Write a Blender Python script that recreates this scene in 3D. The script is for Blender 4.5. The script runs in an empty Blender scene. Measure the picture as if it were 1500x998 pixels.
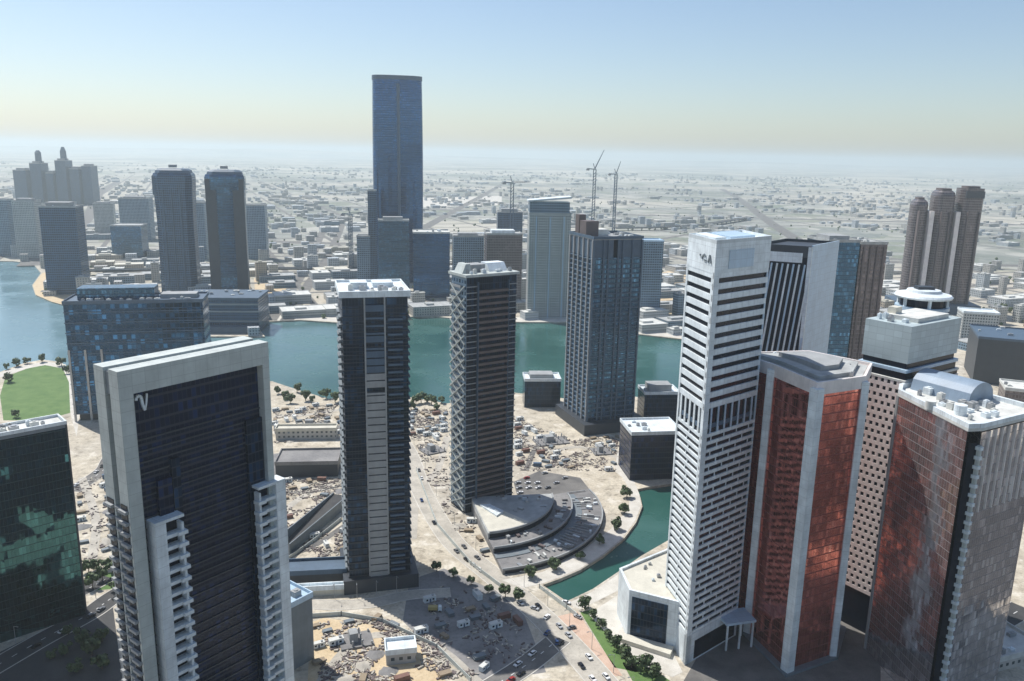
import bpy, bmesh, math, random
from mathutils import Vector, noise as mnoise
random.seed(7)
S = bpy.context.scene
C = S.collection
D = bpy.data
rad = math.radians
PI = math.pi

# ------------------------------------------------------------------ camera, sky, sun, exposure
H = 220.0
PITCH, ROLL, FPX = rad(12.9), rad(1.16), 1194.0
_f = Vector((0, math.cos(PITCH), -math.sin(PITCH)))
_r0 = Vector((1, 0, 0)); _u0 = Vector((0, math.sin(PITCH), math.cos(PITCH)))
_R = math.cos(ROLL) * _r0 + math.sin(ROLL) * _u0
_U = -math.sin(ROLL) * _r0 + math.cos(ROLL) * _u0
cam = D.objects.new('camera', D.cameras.new('camera'))
C.objects.link(cam)
from mathutils import Matrix
m3 = Matrix((_R, _U, -_f)).transposed()
cam.matrix_world = Matrix.Translation((0, 0, H)) @ m3.to_4x4()
cam.data.sensor_width = 36.0
cam.data.lens = 36.0 * FPX / 1500.0
cam.data.clip_start = 1.0
cam.data.clip_end = 200000.0
S.camera = cam

SUN_AZ, SUN_EL = rad(-50), rad(57)
world = D.worlds.new("World"); S.world = world; world.use_nodes = True
nt = world.node_tree
bg = nt.nodes['Background']
sky = nt.nodes.new('ShaderNodeTexSky'); sky.sky_type = 'NISHITA'
sky.sun_disc = False
sky.sun_elevation = SUN_EL; sky.sun_rotation = SUN_AZ
sky.altitude = 200; sky.air_density = 1.0; sky.dust_density = 1.0; sky.ozone_density = 2.2
nt.links.new(sky.outputs[0], bg.inputs[0])
bg.inputs[1].default_value = 0.122
sun = D.objects.new('sun', D.lights.new('sun', 'SUN')); C.objects.link(sun)
sun.data.energy = 5.0; sun.data.angle = rad(0.53); sun.data.color = (1.0, 0.97, 0.92)
sd = Vector((math.sin(SUN_AZ) * math.cos(SUN_EL), math.cos(SUN_AZ) * math.cos(SUN_EL), math.sin(SUN_EL)))
sun.rotation_euler = sd.to_track_quat('Z', 'Y').to_euler()
sun.location = (0, 0, 900)
S.view_settings.view_transform = 'Standard'
S.view_settings.look = 'None'
S.view_settings.exposure = 0.08
S.view_settings.gamma = 1.0
S.view_settings.use_curve_mapping = False
S.cycles.use_denoising = True
S.cycles.max_bounces = 6
S.cycles.volume_bounces = 1
HAZE_DENSITY = 0.000088

# ------------------------------------------------------------------ helpers
def P(px, py, z=0.0):
    """point at height z seen at pixel (px,py) of the 1500x998 photograph"""
    d = _f + _R * ((px - 750) / FPX) - _U * ((py - 499) / FPX)
    t = (z - H) / d.z
    return Vector((0, 0, H)) + d * t
def G(px, py, z=0.0):
    p = P(px, py, z); return (p.x, p.y)

class MB:
    XF = None
    """collects faces with metre UVs, then links them as one mesh"""
    def __init__(s): s.v = []; s.f = []; s.uv = []; s.sm = False; s.xf = MB.XF
    def face(s, pts, uvs=None):
        i = len(s.v); s.v += [tuple(p) for p in pts]; s.f.append(list(range(i, i + len(pts))))
        s.uv.append(uvs or [(p[0], p[1]) for p in pts])
    def loft(s, rings, caps=True, bottom=False):
        """rings: list of (poly [(x,y)..] ccw, z)"""
        n = len(rings[0][0])
        per = [0]
        p0 = rings[0][0]
        for i in range(n):
            a, b = p0[i], p0[(i + 1) % n]
            per.append(per[-1] + math.hypot(b[0] - a[0], b[1] - a[1]))
        for (pa, za), (pb, zb) in zip(rings, rings[1:]):
            for i in range(n):
                j = (i + 1) % n
                s.face([(*pa[i], za), (*pa[j], za), (*pb[j], zb), (*pb[i], zb)],
                       [(per[i], za), (per[i + 1], za), (per[i + 1], zb), (per[i], zb)])
        if caps: s.face([(*p, rings[-1][1]) for p in rings[-1][0]])
        if bottom: s.face([(*p, rings[0][1]) for p in reversed(rings[0][0])])
        return s
    def prism(s, poly, z0, z1, bottom=False, top=True): return s.loft([(poly, z0), (poly, z1)], top, bottom)
    def box(s, x0, x1, y0, y1, z0, z1, bottom=True):
        return s.prism([(x0, y0), (x1, y0), (x1, y1), (x0, y1)], z0, z1, bottom)
    def cyl(s, x, y, r, z0, z1, n=16, r1=None):
        r1 = r if r1 is None else r1
        return s.loft([(circ(x, y, r, n), z0), (circ(x, y, r1, n), z1)])
    def bar(s, a, b, w):
        """square bar between two 3D points"""
        a = Vector(a); b = Vector(b); d = (b - a).normalized()
        u = d.cross(Vector((0, 0, 1)))
        if u.length < 1e-3: u = Vector((1, 0, 0))
        u.normalize(); t = d.cross(u)
        u *= w / 2; t *= w / 2
        q = [u + t, -u + t, -u - t, u - t]
        L = (b - a).length
        for i in range(4):
            j = (i + 1) % 4
            s.face([a + q[j], a + q[i], b + q[i], b + q[j]], [(w, 0), (0, 0), (0, L), (w, L)])
        s.face([a + k for k in q]); s.face([b + k for k in reversed(q)])
        return s
    def mesh(s, name):
        me = D.meshes.new(name)
        me.from_pydata([s.xf(p) for p in s.v] if s.xf else s.v, [], s.f)
        ul = me.uv_layers.new(name='UVMap')
        k = 0
        for fu in s.uv:
            for c in fu: ul.data[k].uv = c; k += 1
        if s.sm:
            bm = bmesh.new(); bm.from_mesh(me); bmesh.ops.remove_doubles(bm, verts=bm.verts, dist=0.001)
            bm.to_mesh(me); bm.free()
            for p in me.polygons: p.use_smooth = True
        return me
    def build(s, name, mat, parent=None): return put(name, s.mesh(name), mat, parent)

def put(name, me, mat, parent=None, loc=None):
    if mat and not me.materials: me.materials.append(mat)
    o = D.objects.new(name, me); C.objects.link(o)
    if parent: o.parent = parent
    if loc: o.location = loc
    return o
def circ(x, y, r, n=16, a0=0.0): return [(x + r * math.cos(a0 + 2 * PI * i / n), y + r * math.sin(a0 + 2 * PI * i / n)) for i in range(n)]
def rect(x0, x1, y0, y1): return [(x0, y0), (x1, y0), (x1, y1), (x0, y1)]
def inset(poly, d):
    """offset a ccw polygon inwards by d"""
    n = len(poly); out = []
    for i in range(n):
        a, b, c = Vector(poly[i - 1]), Vector(poly[i]), Vector(poly[(i + 1) % n])
        n1 = (b - a).normalized(); n2 = (c - b).normalized()
        m1 = Vector((-n1.y, n1.x)); m2 = Vector((-n2.y, n2.x))
        m = (m1 + m2); m /= max(0.3, m.length_squared / 2)
        out.append(tuple(b + m * d))
    return out
def tag(o, label, cat, group=None, kind=None):
    if label: o['label'] = label
    if cat: o['category'] = cat
    if group: o['group'] = group
    if kind: o['kind'] = kind
    return o
def thing(name, label, cat, loc=(0, 0, 0), rz=0.0, group=None):
    o = D.objects.new(name, None); C.objects.link(o)
    o.empty_display_size = 2
    o.location = loc if len(loc) == 3 else (*loc, 0); o.rotation_euler = (0, 0, rz)
    return tag(o, label, cat, group)
KIDS = {}
def kids(o):
    return list(o.children)
def dup(root, loc, rz=0, scale=None, label=None, group=None):
    r = root.copy(); C.objects.link(r); r.location = loc if len(loc) == 3 else (*loc, 0); r.rotation_euler = (0, 0, rz)
    if scale: r.scale = scale
    if label: r['label'] = label
    if group: r['group'] = group
    for ch in kids(root):
        c = ch.copy(); C.objects.link(c); c.parent = r
        for g in kids(ch):
            d = g.copy(); C.objects.link(d); d.parent = c
    return r
def rep(name, me, mat, parent, zs):
    """a repeated part at several heights, each its own object sharing one mesh"""
    return [put(name, me, mat, parent, (0, 0, z)) for z in zs]
def structure(name, mb, mat, kind='structure'):
    o = mb.build(name, mat); o['kind'] = kind; return o

# ------------------------------------------------------------------ materials
def newmat(name):
    m = D.materials.new(name); m.use_nodes = True
    return m, m.node_tree.nodes, m.node_tree.links, m.node_tree.nodes['Principled BSDF']
def math_node(n, l, op, a, b=None, c=None):
    k = n.new('ShaderNodeMath'); k.operation = op
    for i, v in enumerate((a, b, c)):
        if v is None: continue
        if isinstance(v, (int, float)): k.inputs[i].default_value = v
        else: l.new(v, k.inputs[i])
    return k.outputs[0]
def mixc(n, l, fac, a, b, typ='MIX'):
    k = n.new('ShaderNodeMix'); k.data_type = 'RGBA'; k.blend_type = typ
    if isinstance(fac, (int, float)): k.inputs[0].default_value = fac
    else: l.new(fac, k.inputs[0])
    for i, v in ((6, a), (7, b)):
        if isinstance(v, tuple): k.inputs[i].default_value = (*v, 1)
        else: l.new(v, k.inputs[i])
    return k.outputs[2]
def tex_noise(n, l, scale, detail=4, rough=.55, coord=None, vscale=None):
    if coord is None:
        coord = n.new('ShaderNodeTexCoord').outputs['Object']
    if vscale:
        mp = n.new('ShaderNodeMapping'); mp.inputs['Scale'].default_value = vscale; l.new(coord, mp.inputs[0]); coord = mp.outputs[0]
    t = n.new('ShaderNodeTexNoise'); t.inputs['Scale'].default_value = scale
    t.inputs['Detail'].default_value = detail; t.inputs['Roughness'].default_value = rough
    l.new(coord, t.inputs['Vector'])
    return t.outputs['Fac']
def remap(n, l, v, a, b, c=0., d=1.):
    k = n.new('ShaderNodeMapRange'); l.new(v, k.inputs[0])
    for i, x in zip((1, 2, 3, 4), (a, b, c, d)): k.inputs[i].default_value = x
    return k.outputs[0]

def plain(name, col, rough=.7, metal=0., var=.18, scale=.15, streak=True, joint=0):
    """painted or concrete surface with soft weathering"""
    m, n, l, b = newmat(name)
    f = tex_noise(n, l, scale, 5, .6)
    f = remap(n, l, f, .3, .7)
    c = mixc(n, l, f, tuple(x * (1 - var) for x in col), tuple(min(1, x * (1 + var * .6)) for x in col))
    if streak:
        g = tex_noise(n, l, .9, 3, .5, vscale=(1, 1, .06))
        g = remap(n, l, g, .45, .75, 0, var * 1.2)
        c = mixc(n, l, g, c, tuple(x * .55 for x in col))
    if joint:
        sp = n.new('ShaderNodeSeparateXYZ'); l.new(n.new('ShaderNodeUVMap').outputs[0], sp.inputs[0])
        ju = math_node(n, l, 'LESS_THAN', math_node(n, l, 'FRACT', math_node(n, l, 'DIVIDE', sp.outputs[0], joint)), .16 / joint)
        jv = math_node(n, l, 'LESS_THAN', math_node(n, l, 'FRACT', math_node(n, l, 'DIVIDE', sp.outputs[1], joint * .9)), .2 / joint)
        cell = n.new('ShaderNodeCombineXYZ')
        l.new(math_node(n, l, 'FLOOR', math_node(n, l, 'DIVIDE', sp.outputs[0], joint)), cell.inputs[0]); l.new(math_node(n, l, 'FLOOR', math_node(n, l, 'DIVIDE', sp.outputs[1], joint * .9)), cell.inputs[1])
        wn = n.new('ShaderNodeTexWhiteNoise'); wn.noise_dimensions = '3D'; l.new(cell.outputs[0], wn.inputs['Vector'])
        c = mixc(n, l, remap(n, l, wn.outputs['Value'], 0, 1, 0, .16), c, tuple(x * .6 for x in col))
        c = mixc(n, l, math_node(n, l, 'MULTIPLY', math_node(n, l, 'MAXIMUM', ju, jv), .4), c, tuple(x * .4 for x in col))
    l.new(c, b.inputs['Base Color'])
    b.inputs['Roughness'].default_value = rough; b.inputs['Metallic'].default_value = metal
    return m

def facade(name, glass, frame, fh=3.6, bw=1.6, th=.25, tv=.1, metal=.85, rough=.08, var=.5, tilt=.012, frough=.6, low=.25, spec=.5, wavy=0.0):
    """curtain wall: panes in a metre grid on the wall's own UVs, frames between them"""
    m, n, l, b = newmat(name)
    uv = n.new('ShaderNodeUVMap').outputs[0]
    sp = n.new('ShaderNodeSeparateXYZ'); l.new(uv, sp.inputs[0])
    u = math_node(n, l, 'DIVIDE', sp.outputs[0], bw); v = math_node(n, l, 'DIVIDE', sp.outputs[1], fh)
    fu = math_node(n, l, 'FRACT', u); fv = math_node(n, l, 'FRACT', v)
    cu = math_node(n, l, 'FLOOR', u); cv = math_node(n, l, 'FLOOR', v)
    cc = n.new('ShaderNodeCombineXYZ'); l.new(cu, cc.inputs[0]); l.new(cv, cc.inputs[1])
    wn = n.new('ShaderNodeTexWhiteNoise'); wn.noise_dimensions = '3D'; l.new(cc.outputs[0], wn.inputs['Vector'])
    mu = math_node(n, l, 'LESS_THAN', fu, tv); mv = math_node(n, l, 'LESS_THAN', fv, th)
    mask = math_node(n, l, 'MAXIMUM', mu, mv)
    lo = remap(n, l, tex_noise(n, l, .02, 3, .5), .3, .7, 1 - low, 1 + low)
    pw = math_node(n, l, 'POWER', wn.outputs['Value'], 4.0)
    k = math_node(n, l, 'MULTIPLY', remap(n, l, pw, 0, 1, 1 - var * .5, 1 + var * 2.6), lo)
    gc = n.new('ShaderNodeVectorMath'); gc.operation = 'SCALE'; gc.inputs[0].default_value = glass; l.new(k, gc.inputs['Scale'])
    l.new(gc.outputs[0], b.inputs['Base Color'])
    b.inputs['Metallic'].default_value = metal; b.inputs['Roughness'].default_value = rough
    b.inputs['Specular IOR Level'].default_value = spec
    geo = n.new('ShaderNodeNewGeometry')
    sc = n.new('ShaderNodeVectorMath'); sc.operation = 'SUBTRACT'; l.new(wn.outputs['Color'], sc.inputs[0]); sc.inputs[1].default_value = (.5, .5, .5)
    s2 = n.new('ShaderNodeVectorMath'); s2.operation = 'SCALE'; l.new(sc.outputs[0], s2.inputs[0]); s2.inputs['Scale'].default_value = tilt
    ad = n.new('ShaderNodeVectorMath'); ad.operation = 'ADD'; l.new(geo.outputs['Normal'], ad.inputs[0]); l.new(s2.outputs[0], ad.inputs[1])
    last = ad
    if wavy:
        tn = n.new('ShaderNodeTexNoise'); tn.inputs['Scale'].default_value = .07; tn.inputs['Detail'].default_value = 3
        l.new(n.new('ShaderNodeTexCoord').outputs['Object'], tn.inputs['Vector'])
        q = n.new('ShaderNodeVectorMath'); q.operation = 'SUBTRACT'; l.new(tn.outputs['Color'], q.inputs[0]); q.inputs[1].default_value = (.5, .5, .5)
        q2 = n.new('ShaderNodeVectorMath'); q2.operation = 'SCALE'; l.new(q.outputs[0], q2.inputs[0]); q2.inputs['Scale'].default_value = wavy
        a2 = n.new('ShaderNodeVectorMath'); a2.operation = 'ADD'; l.new(ad.outputs[0], a2.inputs[0]); l.new(q2.outputs[0], a2.inputs[1]); last = a2
    nm = n.new('ShaderNodeVectorMath'); nm.operation = 'NORMALIZE'; l.new(last.outputs[0], nm.inputs[0])
    l.new(nm.outputs[0], b.inputs['Normal'])
    b2 = n.new('ShaderNodeBsdfPrincipled'); b2.inputs['Roughness'].default_value = frough
    fn = remap(n, l, tex_noise(n, l, .08, 4, .6), .3, .7)
    l.new(mixc(n, l, fn, tuple(x * .8 for x in frame), tuple(min(1, x * 1.12) for x in frame)), b2.inputs['Base Color'])
    ms = n.new('ShaderNodeMixShader'); l.new(mask, ms.inputs[0]); l.new(b.outputs[0], ms.inputs[1]); l.new(b2.outputs[0], ms.inputs[2])
    l.new(ms.outputs[0], n['Material Output'].inputs['Surface'])
    return m

WHITE = plain('white_render', (.76, .82, .84), .55, var=.26, joint=4.2)
OFFWHITE = plain('offwhite_render', (.52, .56, .53), .6, joint=4.4)
CREAM = plain('cream_concrete', (.60, .57, .48), .7)
PINKWHITE = plain('pinkish_panel', (.80, .73, .69), .5)
GREY = plain('grey_concrete', (.33, .34, .34), .8)
MIDGREY = plain('mid_grey_panel', (.17, .20, .22), .6)
DARKGREY = plain('dark_grey_metal', (.035, .043, .055), .5)
SLATE = plain('slate_panel', (.07, .115, .17), .55)
PALEBLUE = plain('pale_blue_cladding', (.46, .60, .72), .35, var=.12, joint=4.0)
SLATEBLUE = plain('grey_blue_sheet', (.24, .31, .39), .5)
ROOFGREY = plain('roof_membrane', (.40, .41, .40), .85, var=.3, streak=False)
ROOFPALE = plain('pale_roof', (.62, .62, .58), .8, var=.25, streak=False)
BROWN = plain('brown_panel', (.13, .10, .095), .6)
RUST = plain('rust_red_steel', (.20, .10, .075), .6, var=.35)
BLUEST = plain('blue_steel', (.08, .13, .20), .5)
TIMBER = plain('raw_timber', (.30, .235, .16), .8)
STEEL = plain('galvanised_steel', (.38, .39, .40), .4, .5)
YELLOW = plain('yellow_crane_paint', (.42, .33, .12), .5)
BLACKGL = plain('black_glass', (.008, .012, .024), .22, var=.4, streak=False)
BLACKGL.node_tree.nodes['Principled BSDF'].inputs['Specular IOR Level'].default_value = .18
RUBBER = plain('tyre_rubber', (.02, .02, .02), .8)
NAVYGL = facade('navy_glass', (.006, .014, .045), (.010, .017, .035), 3.9, 1.7, .22, .08, .25, .16, .6, .015, spec=.25)
DARKGL = facade('dark_window_glass', (.010, .028, .06), (.012, .022, .038), 3.7, 1.5, .12, .1, .5, .12, .7, .02, spec=.3)
TEALGL = facade('teal_mirror_glass', (.045, .13, .14), (.015, .04, .045), 3.9, 1.5, .08, .05, .92, .06, .3, .03, wavy=.35)
REDGL = facade('red_mirror_glass', (.82, .27, .21), (.24, .07, .06), 3.8, 1.5, .12, .07, .9, .10, .25, .03, wavy=.05)
BRONZEGL = facade('bronze_mirror_glass', (.68, .64, .645), (.24, .22, .225), 3.8, 1.5, .07, .05, .9, .12, .25, .035, wavy=.2)
BLUEGL = facade('blue_glass', (.022, .09, .22), (.012, .045, .11), 3.8, 1.8, .2, .1, .85, .12, .25, .012)
STEELGL = facade('steel_blue_glass', (.045, .12, .21), (.035, .085, .14), 3.8, 2.0, .2, .14, .8, .14, .5, .015)
WIDEGL = facade('wide_block_glass', (.02, .075, .16), (.02, .065, .13), 4.2, 3.4, .16, .1, .75, .12, .8, .03)
BROWNGL = facade('brown_grey_glass', (.14, .12, .125), (.15, .125, .125), 3.7, 2.4, .3, .22, .6, .2, .35, .01)
GREYRES = facade('grey_flats', (.05, .09, .14), (.20, .28, .35), 3.5, 3.2, .42, .35, .5, .15, .5, .01)
PALERES = facade('pale_flats', (.08, .11, .13), (.46, .47, .45), 3.5, 3.0, .5, .45, .4, .2, .5, .01)
PANELS = facade('pale_wall_panels', (.42, .49, .50), (.34, .40, .41), 3.0, 4.0, .07, .04, 0, .5, .06, .004)
LOWRES = facade('villa_walls', (.07, .09, .10), (.47, .45, .41), 3.4, 3.6, .55, .55, .2, .3, .5, .01)
GREYRES2 = facade('slate_flats', (.022, .055, .105), (.055, .105, .17), 3.5, 2.8, .38, .3, .6, .15, .5, .01)

def ground_mat():
    m, n, l, b = newmat('sandy_ground')
    co = n.new('ShaderNodeTexCoord').outputs['Object']
    f1 = tex_noise(n, l, .0035, 6, .6, co); f2 = tex_noise(n, l, .05, 5, .65, co); f3 = tex_noise(n, l, .6, 3, .6, co)
    vo = n.new('ShaderNodeTexVoronoi'); vo.distance = 'CHEBYCHEV'; vo.inputs['Scale'].default_value = .009
    mp = n.new('ShaderNodeMapping'); mp.inputs['Rotation'].default_value = (0, 0, rad(28)); l.new(co, mp.inputs[0]); l.new(mp.outputs[0], vo.inputs['Vector'])
    vs = n.new('ShaderNodeSeparateColor'); l.new(vo.outputs['Color'], vs.inputs[0])
    sp = n.new('ShaderNodeSeparateXYZ'); l.new(co, sp.inputs[0])
    far = remap(n, l, sp.outputs[1], 1000, 1900)
    base = mixc(n, l, remap(n, l, f2, .3, .7), (.41, .355, .27), (.62, .555, .435))
    base = mixc(n, l, remap(n, l, f3, .42, .72, 0, .5), base, (.23, .20, .165))
    base = mixc(n, l, remap(n, l, f1, .50, .62, 0, .6), base, (.35, .33, .30))
    f4 = tex_noise(n, l, .11, 6, .7, co)
    base = mixc(n, l, remap(n, l, f4, .53, .66, 0, .75), base, (.17, .145, .11))
    base = mixc(n, l, remap(n, l, f4, .46, .36, 0, .8), base, (.66, .61, .52))
    plot = mixc(n, l, vs.outputs[0], (.15, .17, .155), (.40, .39, .34))
    plot = mixc(n, l, remap(n, l, vs.outputs[1], .72, .76, 0, .75), plot, (.12, .15, .09))
    plot = mixc(n, l, remap(n, l, f2, .45, .7, 0, .6), plot, (.38, .37, .33))
    big = tex_noise(n, l, .0007, 5, .6, co)
    plot = mixc(n, l, remap(n, l, big, .48, .58, 0, .75), plot, (.50, .46, .38))
    plot = mixc(n, l, remap(n, l, big, .44, .38, 0, .7), plot, (.13, .15, .12))
    c = mixc(n, l, far, base, plot)
    l.new(c, b.inputs['Base Color']); b.inputs['Roughness'].default_value = .95
    bp = n.new('ShaderNodeBump'); bp.inputs['Strength'].default_value = .6; bp.inputs['Distance'].default_value = 1.2
    l.new(f2, bp.inputs['Height']); l.new(bp.outputs[0], b.inputs['Normal'])
    return m
def sheet_mat(name, a, b_, s1=.2, s2=1.5, mark=None, rough=.9):
    m, n, l, b = newmat(name)
    f = tex_noise(n, l, s1, 5, .6); g = tex_noise(n, l, s2, 3, .6)
    c = mixc(n, l, remap(n, l, f, .35, .65), a, b_)
    c = mixc(n, l, remap(n, l, g, .5, .75, 0, .5), c, tuple(x * .55 for x in a))
    l.new(c, b.inputs['Base Color']); b.inputs['Roughness'].default_value = rough
    return m
GROUND = ground_mat()
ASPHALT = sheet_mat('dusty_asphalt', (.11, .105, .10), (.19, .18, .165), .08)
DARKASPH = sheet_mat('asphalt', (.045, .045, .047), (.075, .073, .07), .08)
DIRT = sheet_mat('packed_dirt', (.36, .33, .28), (.50, .46, .39), .1, .7)
SANDPIT = sheet_mat('yellow_sand', (.50, .38, .23), (.62, .50, .33), .12, .8)
PALEPAVE = sheet_mat('pale_paving', (.50, .47, .41), (.62, .59, .53), .15, 2.)
PINKPAVE = sheet_mat('pink_paving', (.50, .34, .25), (.58, .42, .32), .15, 2.)
GRASS = sheet_mat('lawn_grass', (.075, .15, .035), (.12, .20, .055), .1, 1.2)
SITEGREY = sheet_mat('site_concrete', (.17, .165, .165), (.27, .26, .25), .06, .5)
PAINTM = sheet_mat('road_paint', (.70, .70, .68), (.78, .78, .75), 1, 5)
def water_mat():
    m, n, l, b = newmat('creek_water')
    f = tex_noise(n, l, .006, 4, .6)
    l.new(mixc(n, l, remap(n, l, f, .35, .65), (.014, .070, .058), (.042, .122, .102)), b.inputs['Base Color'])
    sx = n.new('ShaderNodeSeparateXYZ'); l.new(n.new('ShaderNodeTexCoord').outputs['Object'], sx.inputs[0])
    sky_pale = math_node(n, l, 'ADD', remap(n, l, sx.outputs[0], -160, -420), math_node(n, l, 'MULTIPLY', math_node(n, l, 'SUBTRACT', f, .5), .9)); sky_pale.node.use_clamp = True
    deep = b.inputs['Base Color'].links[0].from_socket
    l.new(mixc(n, l, sky_pale, deep, (.15, .25, .285)), b.inputs['Base Color'])  # pale sky reflection towards the left, painted into the water colour
    l.new(remap(n, l, tex_noise(n, l, .012, 5, .65), .4, .62, .05, .34), b.inputs['Roughness']); b.inputs['IOR'].default_value = 1.33
    g = tex_noise(n, l, .35, 4, .6)
    bp = n.new('ShaderNodeBump'); bp.inputs['Strength'].default_value = .25; bp.inputs['Distance'].default_value = .5
    l.new(g, bp.inputs['Height']); l.new(bp.outputs[0], b.inputs['Normal'])
    return m
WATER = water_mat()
def leaf_mat():
    m, n, l, b = newmat('tree_leaves')
    oi = n.new('ShaderNodeTexNoise'); oi.inputs['Scale'].default_value = 1.2
    l.new(n.new('ShaderNodeTexCoord').outputs['Object'], oi.inputs['Vector'])
    l.new(mixc(n, l, remap(n, l, oi.outputs['Fac'], .35, .65), (.035, .065, .022), (.09, .13, .045)), b.inputs['Base Color'])
    b.inputs['Roughness'].default_value = .7
    return m
LEAF = leaf_mat()
BARK = plain('bark', (.14, .10, .07), .9)

# ------------------------------------------------------------------ ground, water
water_loop = [(-1900, 690), (-900, 700), (-600, 745), G(0, 545), G(35, 532), G(62, 527), G(88, 530), G(103, 540), G(118, 560), (-395, 742), (-300, 765), (-232, 762),
    (-200, 735), (-166, 709), (-125, 725), (-93, 719), (-57, 702), (-25, 725), (1, 741), (52, 724), (114, 737), (150, 712), (168, 660),
    (158, 575), (142, 540), (118, 530), (93, 520), G(925, 719), G(938, 728), G(941, 742), G(932, 765), G(915, 788), G(885, 813), G(850, 835), G(820, 848), G(795, 857),
    G(830, 881), G(868, 863), G(905, 838), G(940, 814), G(978, 792), (135, 478), (175, 520), (196, 590), (205, 690), (240, 745), (330, 790), (420, 860), (420, 930),
    (300, 950), G(1000, 497), G(930, 489), G(880, 478), G(830, 472), G(760, 472), G(700, 470), G(640, 464), G(600, 464), G(540, 474), G(500, 473), G(440, 469), G(392, 471), (-318, 1000),
    G(388, 493), G(285, 493), G(240, 478), G(150, 462), G(97, 448), G(75, 442), G(52, 432), G(47, 418), G(60, 400), G(48, 386), G(20, 383), (-1150, 1560), (-1900, 1600)]
def fill(loops, z):
    bm = bmesh.new()
    for lp in loops:
        vs = [bm.verts.new((x, y, z)) for x, y in lp]
        for i in range(len(vs)): bm.edges.new((vs[i], vs[(i + 1) % len(vs)]))
    bmesh.ops.triangle_fill(bm, edges=bm.edges[:], use_beauty=True, use_dissolve=False)
    for f in bm.faces:
        if f.normal.z < 0: f.normal_flip()
    return bm
GX, GY0, GY1 = 42000, -3000, 60000
bm = fill([[(-GX, GY0), (GX, GY0), (GX, GY1), (-GX, GY1)], water_loop], 0.0)
n = len(water_loop)
for i in range(n):
    a, b = water_loop[i], water_loop[(i + 1) % n]
    q = [bm.verts.new((a[0], a[1], 0)), bm.verts.new((b[0], b[1], 0)), bm.verts.new((b[0], b[1], -4)), bm.verts.new((a[0], a[1], -4))]
    bm.faces.new(q)
me = D.meshes.new('ground'); bm.to_mesh(me); bm.free()
put('ground', me, GROUND)['kind'] = 'structure'
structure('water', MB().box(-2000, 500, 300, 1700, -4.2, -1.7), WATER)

def inpoly(x, y, lp):
    c = False; j = len(lp) - 1
    for i in range(len(lp)):
        xi, yi = lp[i]; xj, yj = lp[j]
        if (yi > y) != (yj > y) and x < (xj - xi) * (y - yi) / (yj - yi) + xi: c = not c
        j = i
    return c
def smooth(pts, k=6):
    """Catmull-Rom through 2D points"""
    q = [Vector(p) for p in pts]; q = [2 * q[0] - q[1]] + q + [2 * q[-1] - q[-2]]
    out = []
    for i in range(1, len(q) - 2):
        for j in range(k):
            t = j / k; a, b, c, d = q[i - 1], q[i], q[i + 1], q[i + 2]
            out.append(.5 * ((2 * b) + (c - a) * t + (2 * a - 5 * b + 4 * c - d) * t * t + (3 * b - a - 3 * c + d) * t ** 3))
    out.append(q[-2]); return out
def strip(mb, pts, w, z, off=0.0, thick=0.0):
    pts = [Vector(p) for p in pts]; L = []; Rr = []
    for i, p in enumerate(pts):
        d = (pts[min(i + 1, len(pts) - 1)] - pts[max(i - 1, 0)]).normalized(); nn = Vector((-d.y, d.x))
        L.append(p + nn * (off + w / 2)); Rr.append(p + nn * (off - w / 2))
    for i in range(len(pts) - 1):
        mb.face([(*Rr[i], z), (*Rr[i + 1], z), (*L[i + 1], z), (*L[i], z)])
        if thick:
            mb.face([(*Rr[i], z - thick), (*Rr[i + 1], z - thick), (*Rr[i + 1], z), (*Rr[i], z)])
            mb.face([(*L[i + 1], z - thick), (*L[i], z - thick), (*L[i], z), (*L[i + 1], z)])
    return mb
def sheet(name, loop, z, mat, kind='structure'):
    bm = fill([loop], z); me = D.meshes.new(name); bm.to_mesh(me); bm.free()
    o = put(name, me, mat); o['kind'] = kind; return o
def gp(*px): return [G(*p) for p in px]

NOGO = []   # footprints of the big buildings, for scattering
ROADS = []
def road(name, px, w, mat=ASPHALT, z=.03, kerb=True, dashes=True, world=False):
    pts = smooth(px if world else [G(*p) for p in px], 8)
    ROADS.append((pts, w))
    structure(name, strip(MB(), pts, w, z), mat)
    if kerb:
        k = MB(); strip(k, pts, .5, .15, w / 2 + .25, .15); strip(k, pts, .5, .15, -w / 2 - .25, .15)
        structure('kerb', k, PALEPAVE)
    if dashes:
        k = MB()
        for i in range(0, len(pts) - 1, 2):
            strip(k, [pts[i], pts[i].lerp(pts[i + 1], .7)], .35, z + .02)
        structure('road_marking', k, PAINTM)

# near ground patches
sheet('lawn', gp((8, 552), (40, 540), (66, 535), (92, 540), (101, 560), (103, 605), (70, 614), (30, 616), (5, 616), (0, 580)), .02, GRASS)
sheet('path', gp((-5, 548), (36, 535), (66, 530), (96, 534), (110, 560), (118, 600), (112, 640), (103, 605), (101, 560), (92, 540), (66, 535), (40, 540), (0, 553)), .04, PALEPAVE)
sheet('lawn', gp((128, 842), (170, 838), (178, 862), (130, 866)), .02, GRASS)
sheet('lawn', gp((850, 897), (868, 893), (918, 958), (935, 985), (900, 978)), .02, GRASS)
sheet('lawn', gp((912, 972), (940, 968), (985, 1000), (930, 1004)), .02, GRASS)
sheet('pavement', gp((808, 905), (846, 896), (880, 948), (912, 990), (880, 992), (850, 962)), .02, PINKPAVE)
sheet('sand', gp((455, 912), (475, 905), (560, 918), (620, 945), (660, 1010), (450, 1010)), .02, SANDPIT)
sheet('pavement', gp((600, 850), (650, 833), (760, 880), (800, 985), (700, 1000), (640, 960), (590, 910)), .02, SITEGREY)  # slim tower's cast shadow laid into the ground colour as a darker sheet
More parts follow.
